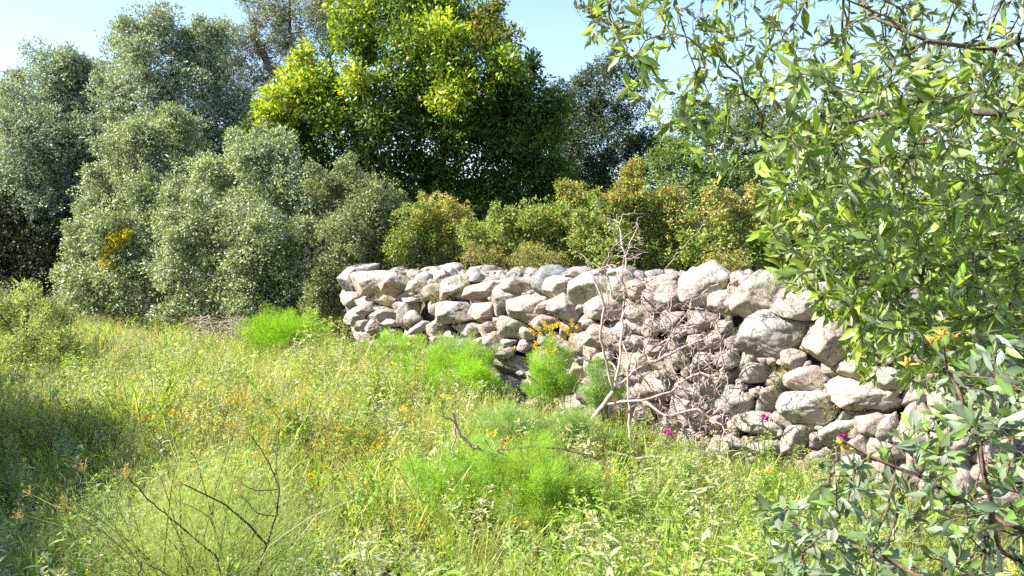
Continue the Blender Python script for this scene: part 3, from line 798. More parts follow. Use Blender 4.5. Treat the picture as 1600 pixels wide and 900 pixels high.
def dress(g, N, par, per, L, W, cols, wts, last=5, spread=.9, minz=.03, bend=(.02, .3), up=.4, rag=.2, young=None, sel=None):
    """Leaves along the outer nodes of a branch skeleton."""
    gen = np.full(len(N), 99)
    for i in range(len(N) - 1, -1, -1):
        if gen[i] == 99: gen[i] = 0
        if par[i] >= 0: gen[par[i]] = min(gen[par[i]] if gen[par[i]] != 99 else 99, gen[i] + 1)
    idx = np.where((gen <= last) & (par >= 0) & (sel if sel is not None else True))[0]
    n = np.repeat(idx, rng.poisson(per, len(idx)))
    term = gen[idx] == 0
    n = np.concatenate([n, np.repeat(idx[term], 3)])
    d = norm(N[n] - N[par[n]])
    ax = norm(d * rng.uniform(.5, 1.1, (len(n), 1)) + rdir(len(n)) * spread * .75 + np.array((0, 0, .05)))
    nr = norm(rdir(len(n)) * .8 + np.array((0, 0, up)))
    base = N[n] + (N[par[n]] - N[n]) * rng.uniform(0, 1, (len(n), 1))
    col = pick(cols, len(n), wts, .14)
    if young is not None:
        m = (gen[n] <= 1) & (rng.uniform(size=len(n)) < .36); col[m] = pick(young, m.sum(), None, .12)
    s = rng.uniform(.6, 1.15, len(n)); ok = base[:, 2] > minz
    leaf_full(g, base[ok], ax[ok], nr[ok], (L * s)[ok], (W * s * rng.uniform(.85, 1.15, len(n)))[ok], col[ok], rng.uniform(*bend, len(n))[ok])
    return len(n)

loc = np.array((3.7, 3.3, 0.))
t = thing('leafy_tree', 'leafy tree at the right with hanging branches of long bright leaves before the sky', 'tree', loc)
P = []; par = []
e = limb(P, par, [(3.7, 3.3, -.05), (3.66, 3.25, .6), (3.55, 3.2, 1.3), (3.5, 3.1, 2.0)], -1, .12)
limb(P, par, [P[e], (1680, 40, 3.3), (1560, 78, 3.2), (1450, 62, 3.2), (1370, 20, 3.4), (1290, -30, 3.6)], e, .1)
limb(P, par, [P[e - 3], (1700, 200, 3.0), (1560, 180, 3.1), (1440, 160, 3.3), (1330, 190, 3.4), (1240, 215, 3.5)], e - 3, .1)
limb(P, par, [P[e - 8], (1700, 420, 3.2), (1560, 400, 3.2), (1440, 430, 3.3), (1330, 440, 3.4)], e - 8, .1)
limb(P, par, [P[e], (1720, -120, 3.6), (1500, -160, 3.8), (1250, -120, 3.9), (1080, -60, 3.9), (960, -10, 4.0)], e, .1)
A = np.concatenate([in_px([(1270, 150), (1640, 90), (1660, 450), (1330, 440), (1240, 330)], 900, 3.6, 5.4), in_px([(1380, 330), (1640, 300), (1660, 620), (1420, 620), (1340, 480)], 700, 2.6, 4.4), in_px([(1190, 110), (1400, 80), (1640, 70), (1640, 560), (1350, 560), (1250, 450), (1185, 350), (1170, 230)], 1350, 2.6, 4.4),
                    in_px([(1180, 110), (1400, 80), (1640, 70), (1640, 330), (1250, 330), (1190, 250)], 420, 2.45, 3.4),
                    in_px([(868, -10), (1250, -80), (1640, -80), (1600, 90), (1200, 190), (1060, 170), (1000, 110), (920, 75)], 660, 3.0, 5.0),
                    in_px([(960, 100), (1080, 120), (1180, 180), (1170, 300), (1090, 260), (1000, 190)], 40, 3.3, 4.6),
                    in_px([(1180, 350), (1250, 340), (1290, 450), (1215, 470)], 40, 3.3, 3.9),
                    in_px([(1300, 430), (1460, 440), (1480, 610), (1340, 600), (1290, 480)], 230, 3.2, 4.2)])
N, pr = colonize(P, par, A, .07, .085, iters=170, jit=.18, maxn=52000)
r = radii(pr, .0016, 2.35, .075)
g = Geo(); tubes(g, N, pr, r, (.14, .11, .08), 6); g.build('trunk', M_TWIG, t, loc, True)
g = Geo()
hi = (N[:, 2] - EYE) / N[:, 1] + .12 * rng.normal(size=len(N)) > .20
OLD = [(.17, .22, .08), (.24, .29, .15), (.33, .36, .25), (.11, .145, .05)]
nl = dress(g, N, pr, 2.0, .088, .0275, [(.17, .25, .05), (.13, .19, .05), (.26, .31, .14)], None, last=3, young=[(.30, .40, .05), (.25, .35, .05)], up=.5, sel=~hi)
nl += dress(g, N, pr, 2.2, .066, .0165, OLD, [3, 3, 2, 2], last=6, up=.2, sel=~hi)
nl += dress(g, N, pr, 1.9, .058, .0175, [(.08, .11, .045), (.12, .155, .08), (.19, .22, .14), (.055, .08, .03)], [3, 2.5, 1.2, 3], last=5, up=.2, young=[(.20, .29, .05), (.10, .14, .05), (.10, .14, .05)], sel=hi)  # upper leaves coloured darker to look backlit against the sky
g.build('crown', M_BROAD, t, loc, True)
print('leafy tree', len(N), nl)

# lower right: grey-leaved shrub close to the camera
loc = np.array((2.2, 1.75, 0.))
t = thing('grey_shrub', 'close grey-leaved shrub with orange young tips in the lower right corner, below the wall end', 'shrub', loc)
P = []; par = []
e = limb(P, par, [(2.2, 1.75, -.03), (2.1, 1.75, .3), (1.95, 1.75, .62)], -1, .06)
limb(P, par, [P[e], (1640, 850, 2.0), (1500, 778, 2.05), (1400, 732, 2.1), (1318, 690, 2.15)], e, .05)
limb(P, par, [P[e - 4], (1560, 860, 2.0), (1545, 780, 2.0), (1530, 700, 2.0), (1510, 640, 2.0), (1485, 575, 2.0), (1472, 525, 2.02)], e - 4, .05)
limb(P, par, [P[e - 6], (1500, 930, 2.2), (1380, 870, 2.3), (1280, 830, 2.4), (1190, 800, 2.5)], e - 6, .05)
A = np.concatenate([in_px([(1170, 790), (1250, 740), (1330, 705), (1420, 650), (1490, 590), (1640, 560), (1680, 960), (1220, 960)], 650, 1.7, 2.6),
                    in_px([(1440, 560), (1640, 480), (1640, 700), (1460, 680)], 200, 1.9, 2.9)])
N, pr = colonize(P, par, A, .05, .06, iters=120, jit=.2, maxn=7000)
g = Geo(); tubes(g, N, pr, radii(pr, .0013, 2.3, .02), (.15, .10, .07), 6); g.build('stem', M_TWIG, t, loc, True)
g = Geo()
dress(g, N, pr, 2.1, .054, .021, [(.16, .21, .12), (.21, .26, .17), (.12, .17, .07), (.16, .26, .05)], [3, 1.5, 2, 1.8], last=4, up=.5)
g.build('foliage', M_GREYB, t, loc, True)
g = Geo()
for (x, y, d, n) in ((1472, 522, 2.02, 16), (1455, 535, 2.0, 12), (1490, 530, 2.03, 10), (1418, 570, 2.1, 9), (1314, 694, 2.14, 7), (1324, 702, 2.15, 6), (1200, 738, 2.5, 6), (1290, 720, 2.4, 6), (1138, 770, 2.6, 6)):
    c = at(x, y, d); ax = norm(rdir(n) + np.array((0, 0, .7)))
    g = Geo(); leaf_full(g, np.repeat(c[None], n, 0) + ax * .001 + rng.normal(size=(n, 3)) * .002, ax, rdir(n), rng.uniform(.014, .028, n), .009, pick([(.56, .38, .06), (.46, .24, .07), (.54, .48, .10)], n)); g.build('young_tip', M_BROAD, t, loc, True)

# ------------------------------------------------------------------ bare shrub, sapling, dead branches
DEAD = (.44, .34, .31)
loc = at(903, 690, 6.0) * np.array((1, 1, 0))
t = thing('dead_shrub', 'leaning bare dead shrub with a tangle of thin twigs in front of the stone wall', 'shrub', loc)
P = []; par = []
b0 = limb(P, par, [tuple(loc + np.array((-.03, 0, -.03))), (903, 690, 6.0), (930, 650, 6.02), (958, 612, 6.04)], -1, .05)
main = [limb(P, par, [(958, 612, 6.04), (990, 582, 6.05), (1030, 560, 6.0), (1090, 533, 5.8), (1135, 512, 5.65)], 'near', .05),
        limb(P, par, [(958, 612, 6.04), (968, 570, 6.1), (973, 520, 6.15), (975, 470, 6.2), (972, 420, 6.25), (978, 385, 6.3)], 'near', .05),
        limb(P, par, [(958, 612, 6.04), (948, 565, 6.0), (938, 530, 5.95), (944, 480, 5.95), (934, 450, 5.95), (918, 410, 6.0)], 'near', .05),
        limb(P, par, [(945, 632, 6.03), (960, 629, 5.95), (1004, 626, 5.8), (1049, 612, 5.7), (1072, 592, 5.6), (1095, 585, 5.55), (1122, 588, 5.45)], 'near', .05),
        limb(P, par, [(940, 640, 6.02), (928, 637, 5.95), (905, 633, 5.9), (880, 626, 5.85)], 'near', .05),
        limb(P, par, [(1028, 560, 6.0), (1052, 520, 5.95), (1078, 482, 5.95), (1086, 450, 6.0), (1096, 440, 6.0)], 'near', .05),
        limb(P, par, [(1004, 626, 5.8), (1040, 650, 5.6), (1090, 640, 5.45), (1130, 665, 5.3)], 'near', .05)]
for k in range(16):                                  # secondary limbs fanning up and to the right
    i = int(rng.integers(b0, len(P))); p = P[i].copy(); px0 = 800 + F_PX * p[0] / p[1]; py0 = 385 - (p[2] - EYE) * F_PX / p[1]
    x1 = px0 + rng.uniform(-30, 110); y1 = py0 + rng.uniform(-110, 25); xm = (px0 + x1) / 2 + rng.uniform(-12, 12); ym = (py0 + y1) / 2 + rng.uniform(-14, 14)
    x1 = min(x1, 1150); xm = min(xm, 1150); f = rng.uniform(.15, .6)
    prev = i
    for w_ in line([tuple(p), (xm, ym, wall_d(xm) - f), (x1, y1, wall_d(x1) - f)], .05)[1:]:
        P.append(w_ + rng.normal(size=3) * .007); par.append(prev); prev = len(P) - 1
q = len(P)
limb(P, par, [at(985, 712, 5.9) * np.array((1, 1, 0)), (985, 690, 5.9), (983, 650, 5.95), (981, 600, 6.0), (984, 560, 6.0)], -1, .05)
A = []
for poly, n in (([(930, 430), (1000, 420), (1060, 470), (1130, 480), (1145, 560), (1140, 640), (1120, 700), (1040, 710), (990, 640), (940, 560)], 1700),
                ([(1010, 600), (1145, 560), (1150, 720), (1060, 720)], 240), ([(880, 560), (960, 560), (960, 640), (880, 650)], 25), ([(900, 390), (1000, 350), (1010, 440), (920, 450)], 24)):
    a = in_px(poly, n, 5, 6); Pn = np.array(poly)
    for k in range(n):
        x = 800 + F_PX * (a[k][0] / a[k][1]) * .999; y = rng.uniform(Pn[:, 1].min(), Pn[:, 1].max())
        while True:
            x, y = rng.uniform(Pn.min(0), Pn.max(0))
            if in_poly(Pn, np.array([x]), np.array([y]))[0]: break
        A.append(at(x, y, wall_d(x) - .12 - rng.uniform(0, .6)))
A = np.array(A); A = A[A[:, 2] > .05]
N, pr = colonize(P, par, A, .038, .042, iters=150, jit=.16, maxn=16000)
N[len(P):] += rng.normal(size=(len(N) - len(P), 3)) * .004
r = radii(pr, .0022, 2.6, .0105); r[:b0 + 1] = np.linspace(.026, .018, b0 + 1)
g = Geo(); cc = np.repeat((np.array(DEAD) * (1 + rng.normal(size=(len(N), 1)) * .12)), 5, 0); tubes(g, N, pr, r, cc, 5)
main_r = g.build('trunk', M_TWIG, t, loc, True)
s0 = at(979, 440, 7.25)
t = thing('bare_sapling', 'slim bare pale sapling rising from the wall top before the reddish shrubs', 'sapling', s0)
P = []; par = []
limb(P, par, [tuple(s0 - np.array((0, 0, .25))), (979, 438, 7.25), (978, 405, 7.25), (972, 385, 7.25), (968, 355, 7.3), (973, 335, 7.3)], -1, .04)
limb(P, par, [(977, 402, 7.25), (986, 375, 7.2), (997, 355, 7.2)], 'near', .04)
limb(P, par, [(971, 385, 7.25), (958, 368, 7.2), (950, 362, 7.2)], 'near', .04)
A = in_px([(940, 330), (1010, 325), (1015, 400), (990, 420), (950, 400)], 90, 7.0, 7.5)
N, pr = colonize(P, par, A, .04, .05, iters=60, jit=.3)
g = Geo(); tubes(g, N, pr, radii(pr, .002, 2.5, .017), (.55, .46, .40), 5); g.build('trunk', M_TWIG, t, s0, True)

def branch(label, pts, r0, r1, col, side=0):
    L = line(pts, .03); n = len(L); P = list(L); par = list(range(-1, n - 1))
    rad = list(np.linspace(r0, r1, n))
    P = [p + rng.normal(size=3) * .003 for p in P]
    for k in range(side):
        i = int(rng.integers(n // 5, n - 2)); prev = i; d = norm(rdir(1)[0] + np.array((0, 0, .3))); m = int(rng.integers(4, 12))
        for j in range(m):
            d = norm(d + rng.normal(size=3) * .25); P.append(P[prev] + d * .025); par.append(prev); prev = len(P) - 1; rad.append(rad[i] * .5 * (1 - j / (m + 1)) + .001)
    g = Geo(); tubes(g, np.array(P), np.array(par), rad, col, 6)
    return tag(g.build('dead_branch', M_TWIG, None, L[n // 2], True), label, 'branch', 'dead branches lying in the grass')
branch('pale crooked dead branch lying across the grass between two fennel clumps', [(706, 646, 4.4), (720, 681, 4.4), (741, 702, 4.4), (779, 708, 4.4), (792, 712, 4.4)], .011, .006, (.36, .28, .22), 5)
branch('thin dark dead branch reaching right from the pale crooked one', [(776, 703, 4.4), (835, 697, 4.4), (880, 702, 4.4), (922, 712, 4.4), (945, 722, 4.4)], .007, .004, (.17, .13, .09), 3)
branch('pale dead branch lying at the foot of the dead shrub, right of its trunk', [(950, 706, 5.3), (990, 716, 5.3), (1040, 714, 5.25), (1090, 720, 5.1), (1120, 742, 4.9)], .010, .004, (.40, .33, .29), 8)
branch('short pale dead branch beside the yellow flowering clump at the wall foot', [(806, 570, 6.9), (826, 588, 6.9), (840, 598, 6.9), (850, 612, 6.9)], .012, .006, (.46, .38, .33), 3)
for k, (x, y) in enumerate(((345, 508), (365, 515), (330, 500), (375, 522), (355, 500), (320, 512), (215, 494))):
    L = ['longest', 'palest', 'lowest', 'nearest', 'topmost', 'most crooked'][k % 6]
a = []
loc = at(350, 512, 11.0)
t = None; g = Geo()
for k in range(60):
    x = rng.uniform(300, 395); y = rng.uniform(496, 528); c = at(x, y, rng.uniform(10.3, 11.3)); d = norm(np.array((rng.normal(), rng.normal() * .5, rng.normal() * .35)))
    n = 8; L_ = rng.uniform(.2, .6); P = c + d * np.linspace(-.5, .5, n)[:, None] * L_ + np.cumsum(rng.normal(size=(n, 3)) * .012, 0)
    tubes(g, P, np.arange(-1, n - 1), np.linspace(.006, .002, n), (.42, .34, .27), 4)
tag(g.build('twig_pile', M_TWIG, None, loc, True), 'heap of dry pinkish twigs at the foot of the widest silvery shrub', 'twigs')

# ------------------------------------------------------------------ fennel
def fennel(label, px, py, rx, ry, d, cols, n, flowers=None, stalks=6, loose=1.3, tl=.03, tw=.0022):
    c = at(px, py, d); a, b = rx * ppm(d) * 1.38, ry * ppm(d) * 1.28; n = int(n * 1.7)
    loc = np.array((c[0], c[1], 0.))
    t = thing('fennel_plant', label, 'fennel', loc, 'fennel clumps')
    g = Geo(); sg = Geo()
    npl = max(14, int(34 * min(1.6, a / .35)))
    base = loc + np.array((0, 0, .02))
    for k in range(npl):
        u = rdir(1)[0]; tip = c + u * np.array((a, a * .9, b)) * rng.uniform(.35, 1.0)
        tip[2] = max(tip[2], .08)
        st = base + rng.normal(size=3) * np.array((.06, .06, 0)) * (1 + a)
        mid = st * .45 + tip * .55 + np.array((0, 0, abs(c[2]) * .25))
        tt = np.linspace(0, 1, 7)[:, None]; ax = (1 - tt) ** 2 * st + 2 * tt * (1 - tt) * mid + tt ** 2 * tip
        tubes(sg, ax, np.arange(-1, 6), np.linspace(.0045, .0012, 7), (.16, .22, .05), 4)
        m = n // npl; pr_ = rng.uniform(.10, .2) * (a + b) * .9 * loose
        s = rng.uniform(.4, 1.05, m) ** .8; j = np.clip(s * 6, 0, 5.99); i = j.astype(int); f = (j - i)[:, None]
        q = ax[i] * (1 - f) + ax[i + 1] * f
        dd = norm(rng.normal(size=(m, 3)))
        off = dd * (rng.uniform(.0, 1, m) ** .6 * pr_ * np.sin(np.clip(s, .1, 1) * 2.4 + .35))[:, None]
        dirn = norm(dd * .8 + (tip - st) / np.linalg.norm(tip - st) * .7 + rng.normal(size=(m, 3)) * .5 + np.array((0, 0, .25)))
        pp = q + off; ok = pp[:, 2] > .01
        col = pick(cols, m, None, .12) * rng.uniform(.85, 1.15)
        leaf_quads(g, pp[ok], dirn[ok], rdir(ok.sum()), tl * rng.uniform(.6, 1.4, ok.sum()), tw, col[ok], 0)
    sg.build('stalks', M_FENNEL, t, loc, True); g.build('foliage', M_FENNEL, t, loc)
    if flowers:
        fg = Geo()
        for k in range(flowers):
            p = c + np.array((rng.normal() * a * .5, rng.normal() * a * .4, b * rng.uniform(.45, 1.25)))
            m = 26; dd = norm(rdir(m) + np.array((0, 0, .8)))
            leaf_quads(fg, p + dd * rng.uniform(.004, .035, (m, 1)), rdir(m), rdir(m), .016, .010, pick([(.70, .52, .03), (.62, .40, .03), (.45, .46, .04)], m))
        fg.build('flower_heads', M_PETAL, t, loc)
    return t
BR = [(.28, .48, .03), (.37, .55, .04), (.22, .40, .04)]
MD = [(.30, .47, .07), (.38, .54, .11), (.24, .40, .06)]
GYF = [(.30, .42, .16), (.38, .48, .22), (.25, .38, .10)]
fennel('bright fennel clump at the far end of the wall, against the silvery shrubs', 440, 508, 62, 28, 10.6, BR, 15000, tl=.045, tw=.004)
fennel('small low fennel clump at the foot of the far part of the wall', 612, 541, 46, 20, 9.4, MD, 12000, tl=.04, tw=.0035)
fennel('brightest yellow-green fennel clump, in the middle of the meadow', 700, 588, 74, 46, 7.8, BR, 34000, tl=.038, tw=.003)
fennel('greyer fennel plant just behind the brightest clump, against the stones', 712, 552, 52, 34, 8.3, GYF, 14000, tl=.04, tw=.003)
fennel('fennel clump topped with golden yellow flowers at the wall foot', 862, 580, 36, 48, 7.0, MD, 16000, 46, tl=.035, tw=.0028)
fennel('thin fennel plant at the wall foot behind the dead shrub trunk', 940, 598, 30, 34, 6.5, GYF, 8000, tl=.035, tw=.0026)
fennel('pale fennel plant beneath the thin dark dead branch', 800, 672, 62, 40, 5.6, GYF, 15000, tl=.033, tw=.0022)
fennel('hazy fennel plant left of the leaning trunk of the dead shrub', 892, 672, 55, 38, 5.7, GYF, 13000, tl=.033, tw=.0022)
fennel('rounded fennel clump left of two close clumps in the lower middle', 705, 752, 74, 56, 4.4, MD, 26000, tl=.028, tw=.0018)
fennel('wide fennel clump with a yellowish heart, right of two close clumps in the lower middle', 855, 752, 88, 56, 4.3, [(.30, .48, .06), (.36, .46, .05), (.28, .42, .10)], 30000, tl=.028, tw=.0018)
fg = fennel('large near fennel with tall dark branching stalks and orange flower heads in the lower left', 325, 820, 175, 100, 2.9, [(.36, .44, .15), (.42, .49, .21), (.28, .37, .10), (.46, .46, .2)], 21000, tl=.028, tw=.0013, loose=2.4)
loc = np.array(fg.location)
sg = Geo(); ug = Geo()
def stalk(pts, r0, r1, col=(.11, .15, .05), head=0):
    L = line(pts, .025); n = len(L)
    P = np.array(L) + rng.normal(size=(n, 3)) * .0012
    tubes(sg, P, np.arange(-1, n - 1), np.linspace(r0, r1, n), col, 6)
    if head:
        o = P[-1]; ax = norm(P[-1] - P[-3]); m = 11
        for k in range(m):
            u = norm(ax * .9 + rdir(1)[0] * .75 + np.array((0, 0, .2))); e_ = o + u * rng.uniform(.02, .045) * head
            tubes(ug, np.array([o, (o + e_) / 2 + np.array((0, 0, -.002)), e_]), np.array([-1, 0, 1]), [.0008, .0007, .0006], (.46, .40, .10), 4)
            dd = rdir(6); leaf_quads(ug, e_ + dd * .001, dd, rdir(6), .0048, .0022, pick([(.46, .33, .10), (.42, .37, .12)], 6))
stalk([tuple(loc + np.array((.1, .0, 0))), (401, 900, 2.75), (417, 852, 2.72), (433, 802, 2.72), (437, 764, 2.74), (420, 721, 2.78), (394, 683, 2.82)], .0055, .002, (.06, .07, .04), 1)
stalk([(417, 852, 2.72), (382, 813, 2.66), (353, 790, 2.63), (287, 756, 2.6)], .004, .002, (.08, .10, .04), 1)
stalk([(437, 764, 2.74), (400, 767, 2.7), (379, 757, 2.7)], .002, .0014, head=1)
stalk([(433, 806, 2.72), (402, 802, 2.68), (379, 776, 2.66)], .002, .0014, head=1)
stalk([(437, 764, 2.74), (430, 735, 2.76), (437, 672, 2.8)], .002, .0012, head=1)
stalk([(433, 800, 2.72), (425, 770, 2.78), (418, 745, 2.8)], .0018, .0012)
stalk([tuple(loc + np.array((-.02, 0, 0))), (345, 895, 2.75), (337, 868, 2.72), (295, 834, 2.68), (258, 802, 2.65), (232, 781, 2.62), (200, 745, 2.6)], .0055, .0018, (.10, .14, .04), 1)
stalk([tuple(loc + np.array((0, .04, 0))), (352, 900, 2.95), (341, 845, 2.92), (328, 808, 2.9), (300, 792, 2.9), (278, 783, 2.88)], .0085, .002, (.22, .32, .07), 1)
stalk([(330, 812, 2.9), (338, 760, 2.95), (350, 720, 3.0), (365, 675, 3.05)], .003, .0015, (.12, .16, .05), 1)
stalk([(272, 716, 3.1), (240, 690, 3.1), (222, 660, 3.15)], .002, .0014, (.12, .16, .05), 1)
stalk([tuple(loc + np.array((-.25, -.05, 0))), (232, 905, 2.55), (209, 871, 2.52), (180, 825, 2.5), (150, 790, 2.5), (132, 738, 2.5)], .004, .0016, (.30, .40, .12), 1)
stalk([(205, 868, 2.52), (160, 830, 2.5), (105, 796, 2.48)], .0025, .0014, (.30, .36, .10), 1)
stalk([(160, 830, 2.5), (100, 822, 2.46), (40, 806, 2.44)], .002, .0012, (.34, .34, .10), 1)
stalk([(180, 825, 2.5), (185, 790, 2.52), (196, 752, 2.55)], .002, .0012, (.30, .36, .10), 1)
stalk([(120, 800, 2.48), (82, 790, 2.48), (48, 772, 2.5)], .0018, .0012, (.36, .34, .10), 1)
stalk([tuple(loc + np.array((.3, 0, .02))), (405, 880, 2.6), (423, 851, 2.6), (452, 830, 2.6), (480, 811, 2.6), (560, 778, 2.65)], .003, .0016, (.42, .46, .26))
stalk([tuple(loc + np.array((.32, .05, .02))), (455, 858, 2.7), (480, 825, 2.7), (500, 800, 2.7)], .003, .002, (.55, .50, .38))
stalk([tuple(loc + np.array((-.3, -.1, .1))), (222, 877, 2.4), (275, 905, 2.4)], .003, .002, (.10, .13, .04))
sg.build('tall_stalks', M_FENNEL, fg, loc, True); ug.build('flower_heads', M_PETAL, fg, loc)

# ------------------------------------------------------------------ magenta wild gladioli
for k, (x, y, d, lab) in enumerate(((1045, 677, 5.15, 'magenta wild gladiolus in the dry grass right of the dead shrub trunk'), (1200, 653, 5.2, 'magenta wild gladiolus in front of a long flat stone of the wall'),
                                    (1313, 687, 4.55, 'magenta wild gladiolus nearest the grey-leaved shrub, above its orange tips'), (962, 628, 5.7, 'small pale magenta gladiolus beside the dead shrub trunk'))):
    c = at(x, y, d); b = np.array((c[0] + rng.uniform(-.04, .04), c[1] + .03, 0.)); loc = b
    t = thing('gladiolus', lab, 'flower', loc, 'magenta gladioli by the wall')
    g = Geo(); tt = np.linspace(0, 1, 9)[:, None]; P = b * (1 - tt) + (c + np.array((0, .004, .02))) * tt + np.array((0, 0, .0)) + np.sin(tt * 3.1) * np.array((.015, 0, 0))
    tubes(g, P, np.arange(-1, 8), np.linspace(.003, .0016, 9), (.17, .24, .07), 5)
    leaf_full(g, np.repeat(b[None], 3, 0), norm(np.array((0, 0, 1.)) + rdir(3) * .25), rdir(3), c[2] * .8, .012, pick([(.18, .28, .06)], 3), .1)
    g.build('stem', M_GRASS, t, loc, True)
    g = Geo(); s = .85 if k < 3 else .6
    for f, (dx, dz) in enumerate(((0, 0), (-.03, .022), (.03, -.02), (.012, .045))):
        o = c + np.array((dx, rng.uniform(-.01, .01), dz)) * s; fw = norm(np.array((rng.normal() * .5 - .3, -1, -.1)))
        ax = norm(fw * .75 + norm(np.cross(fw, rdir(6))) * .75)
        leaf_full(g, np.repeat(o[None], 6, 0), ax, -fw + ax * .1, .036 * s * (1 if f < 2 else .7), .017 * s, pick([(.62, .05, .36), (.72, .10, .45), (.5, .03, .30)], 6, None, .08), .25)
    g.build('petals', M_PETAL, t, loc, True)

# ------------------------------------------------------------------ the meadow
class Tpl:
    """A small plant built once (numpy), stamped many times into one mass of vegetation."""
    def __init__(s, fn):
        g = Geo(); fn(g); s.v = np.concatenate(g.v); s.c = np.concatenate(g.c); s.q = np.concatenate(g.q)
    def stamp(s, g, pos, scale, tint, tilt=.15):
        n = len(pos); a = rng.uniform(0, 6.28, n); ca, sa = np.cos(a), np.sin(a)
        v = s.v[None] * np.asarray(scale)[:, None, None]
        x = v[..., 0] * ca[:, None] - v[..., 1] * sa[:, None]; y = v[..., 0] * sa[:, None] + v[..., 1] * ca[:, None]; z = v[..., 2]
        k = rng.normal(size=(n, 2)) * tilt
        x = x + z * k[:, :1]; y = y + z * k[:, 1:]
        out = np.stack([x, y, z], -1) + pos[:, None]
        Q = (s.q[None] + (np.arange(n) * len(s.v))[:, None, None]).reshape(-1, 4)
        C = (s.c[None] * tint[:, None]).reshape(-1, 3)
        g.add(out.reshape(-1, 3), Q, C)
def blades(g, n, r, L, w, lean, curl, col, seg=4):
    a = rng.uniform(0, 6.28, n); b = np.stack([np.cos(a), np.sin(a), 0 * a], 1) * rng.uniform(0, r, (n, 1))
    h = np.stack([np.cos(a), np.sin(a), 0 * a], 1); h = norm(h + rng.normal(size=(n, 3)) * .5 * np.array((1, 1, 0)))
    Ls = L * rng.uniform(.5, 1.1, n); ln = lean * rng.uniform(.3, 1.5, n); cu = curl * rng.uniform(.2, 1.6, n)
    sd = np.cross(h, (0, 0, 1.)); rows = []
    p = b.copy(); ang = ln.copy()
    for k in range(seg + 1):
        t = k / seg; ww = w * (1 - t) ** .7 * .5 + .0004
        rows += [p - sd * ww, p + sd * ww]
        ang = ln + cu * t * t
        p = p + (h * np.sin(ang)[:, None] + np.array((0, 0, 1.)) * np.cos(ang)[:, None]) * (Ls / seg)[:, None]
    v = np.stack(rows, 1); K = v.shape[1]
    q = np.array([(2 * k, 2 * k + 1, 2 * k + 3, 2 * k + 2) for k in range(seg)])
    Q = (q[None] + (np.arange(n) * K)[:, None, None]).reshape(-1, 4)
    C = np.repeat(pick(col, n)[:, None], K, 1)
    g.add(v.reshape(-1, 3), Q, C.reshape(-1, 3))
def stem_line(g, h, lean, r=.0016, col=(.24, .30, .10), n=6):
    a = rng.uniform(0, 6.28); t = np.linspace(0, 1, n)[:, None]
    P = np.concatenate([np.cos(a) * lean * t ** 1.6, np.sin(a) * lean * t ** 1.6, h * t], 1)
    tubes(g, P, np.arange(-1, n - 1), np.linspace(r * 1.3, r * .6, n), col, 3); return P
def along(P, t):
    j = np.clip(t * (len(P) - 1), 0, len(P) - 1.001); i = j.astype(int); f = (j - i)[:, None]
    return P[i] * (1 - f) + P[i + 1] * f
ONE = [(1, 1, 1)]
def t_grass(g): blades(g, 17, .035, .42, .0065, .22, .9, ONE)
def t_wide(g): blades(g, 9, .03, .42, .015, .35, 1.5, ONE)
def t_fine(g): blades(g, 26, .06, .34, .0035, .35, .8, ONE)
def t_leafy(g):
    for _ in range(3):
        P = stem_line(g, rng.uniform(.28, .45), rng.uniform(.03, .15), col=(.9, .95, .8))
        m = 16; t = rng.uniform(.08, 1, m); ax = norm(rdir(m) + np.array((0, 0, .35)))
        leaf_quads(g, along(P, t), ax, norm(rdir(m) * .5 + np.array((0, 0, 1))), rng.uniform(.03, .06, m), .015, pick(ONE, m), .1)
def t_fluffy(g):
    for _ in range(4):
        P = stem_line(g, rng.uniform(.28, .5), rng.uniform(.03, .18), .0012, (.8, .85, .7))
        m = 34; t = rng.uniform(.25, 1, m); ax = rdir(m)
        leaf_quads(g, along(P, t) + ax * .006 + rng.normal(size=(m, 3)) * .012 * t[:, None], ax, rdir(m), rng.uniform(.012, .026, m), .006, pick(ONE, m), .1)
def t_oat(g):
    for _ in range(4):
        P = stem_line(g, rng.uniform(.4, .6), rng.uniform(.05, .2), .0011, (.95, .9, .8))
        m = 14; t = rng.uniform(.6, 1, m); o = rng.normal(size=(m, 3)) * .02
        leaf_quads(g, along(P, t) + o, norm(np.array((0, 0, -1.)) + rdir(m) * .5), rdir(m), .022, .005, pick(ONE, m), .1)
def t_yellow(g):
    for _ in range(4):
        P = stem_line(g, rng.uniform(.25, .42), rng.uniform(.02, .14), .0013, (.30, .40, .12))
        m = 12; t = rng.uniform(.1, .8, m); leaf_quads(g, along(P, t), rdir(m), rdir(m), .025, .009, pick([(.25, .34, .08)], m))
        for k in range(5):
            c = P[-1] + rng.normal(size=3) * np.array((.02, .02, .015)); m = 9; dd = norm(rdir(m) + np.array((0, 0, .6)))
            leaf_quads(g, c + dd * .003, dd, rdir(m), .012, .008, pick([(.75, .62, .06), (.70, .52, .06), (.62, .62, .10)], m))
def t_white(g):
    for _ in range(3):
        P = stem_line(g, rng.uniform(.28, .48), rng.uniform(.02, .12), .0014, (.32, .40, .16))
        m = 10; t = rng.uniform(.1, .8, m); leaf_quads(g, along(P, t), rdir(m), rdir(m), .03, .010, pick([(.24, .32, .10)], m))
        for k in range(3):
            c = P[-1] + rng.normal(size=3) * np.array((.018, .018, .012)); m = 10; dd = norm(rdir(m) + np.array((0, 0, .8)))
            leaf_quads(g, np.repeat(c[None], m, 0), dd, rdir(m), .011, .006, pick([(.75, .75, .68), (.7, .62, .6)], m))
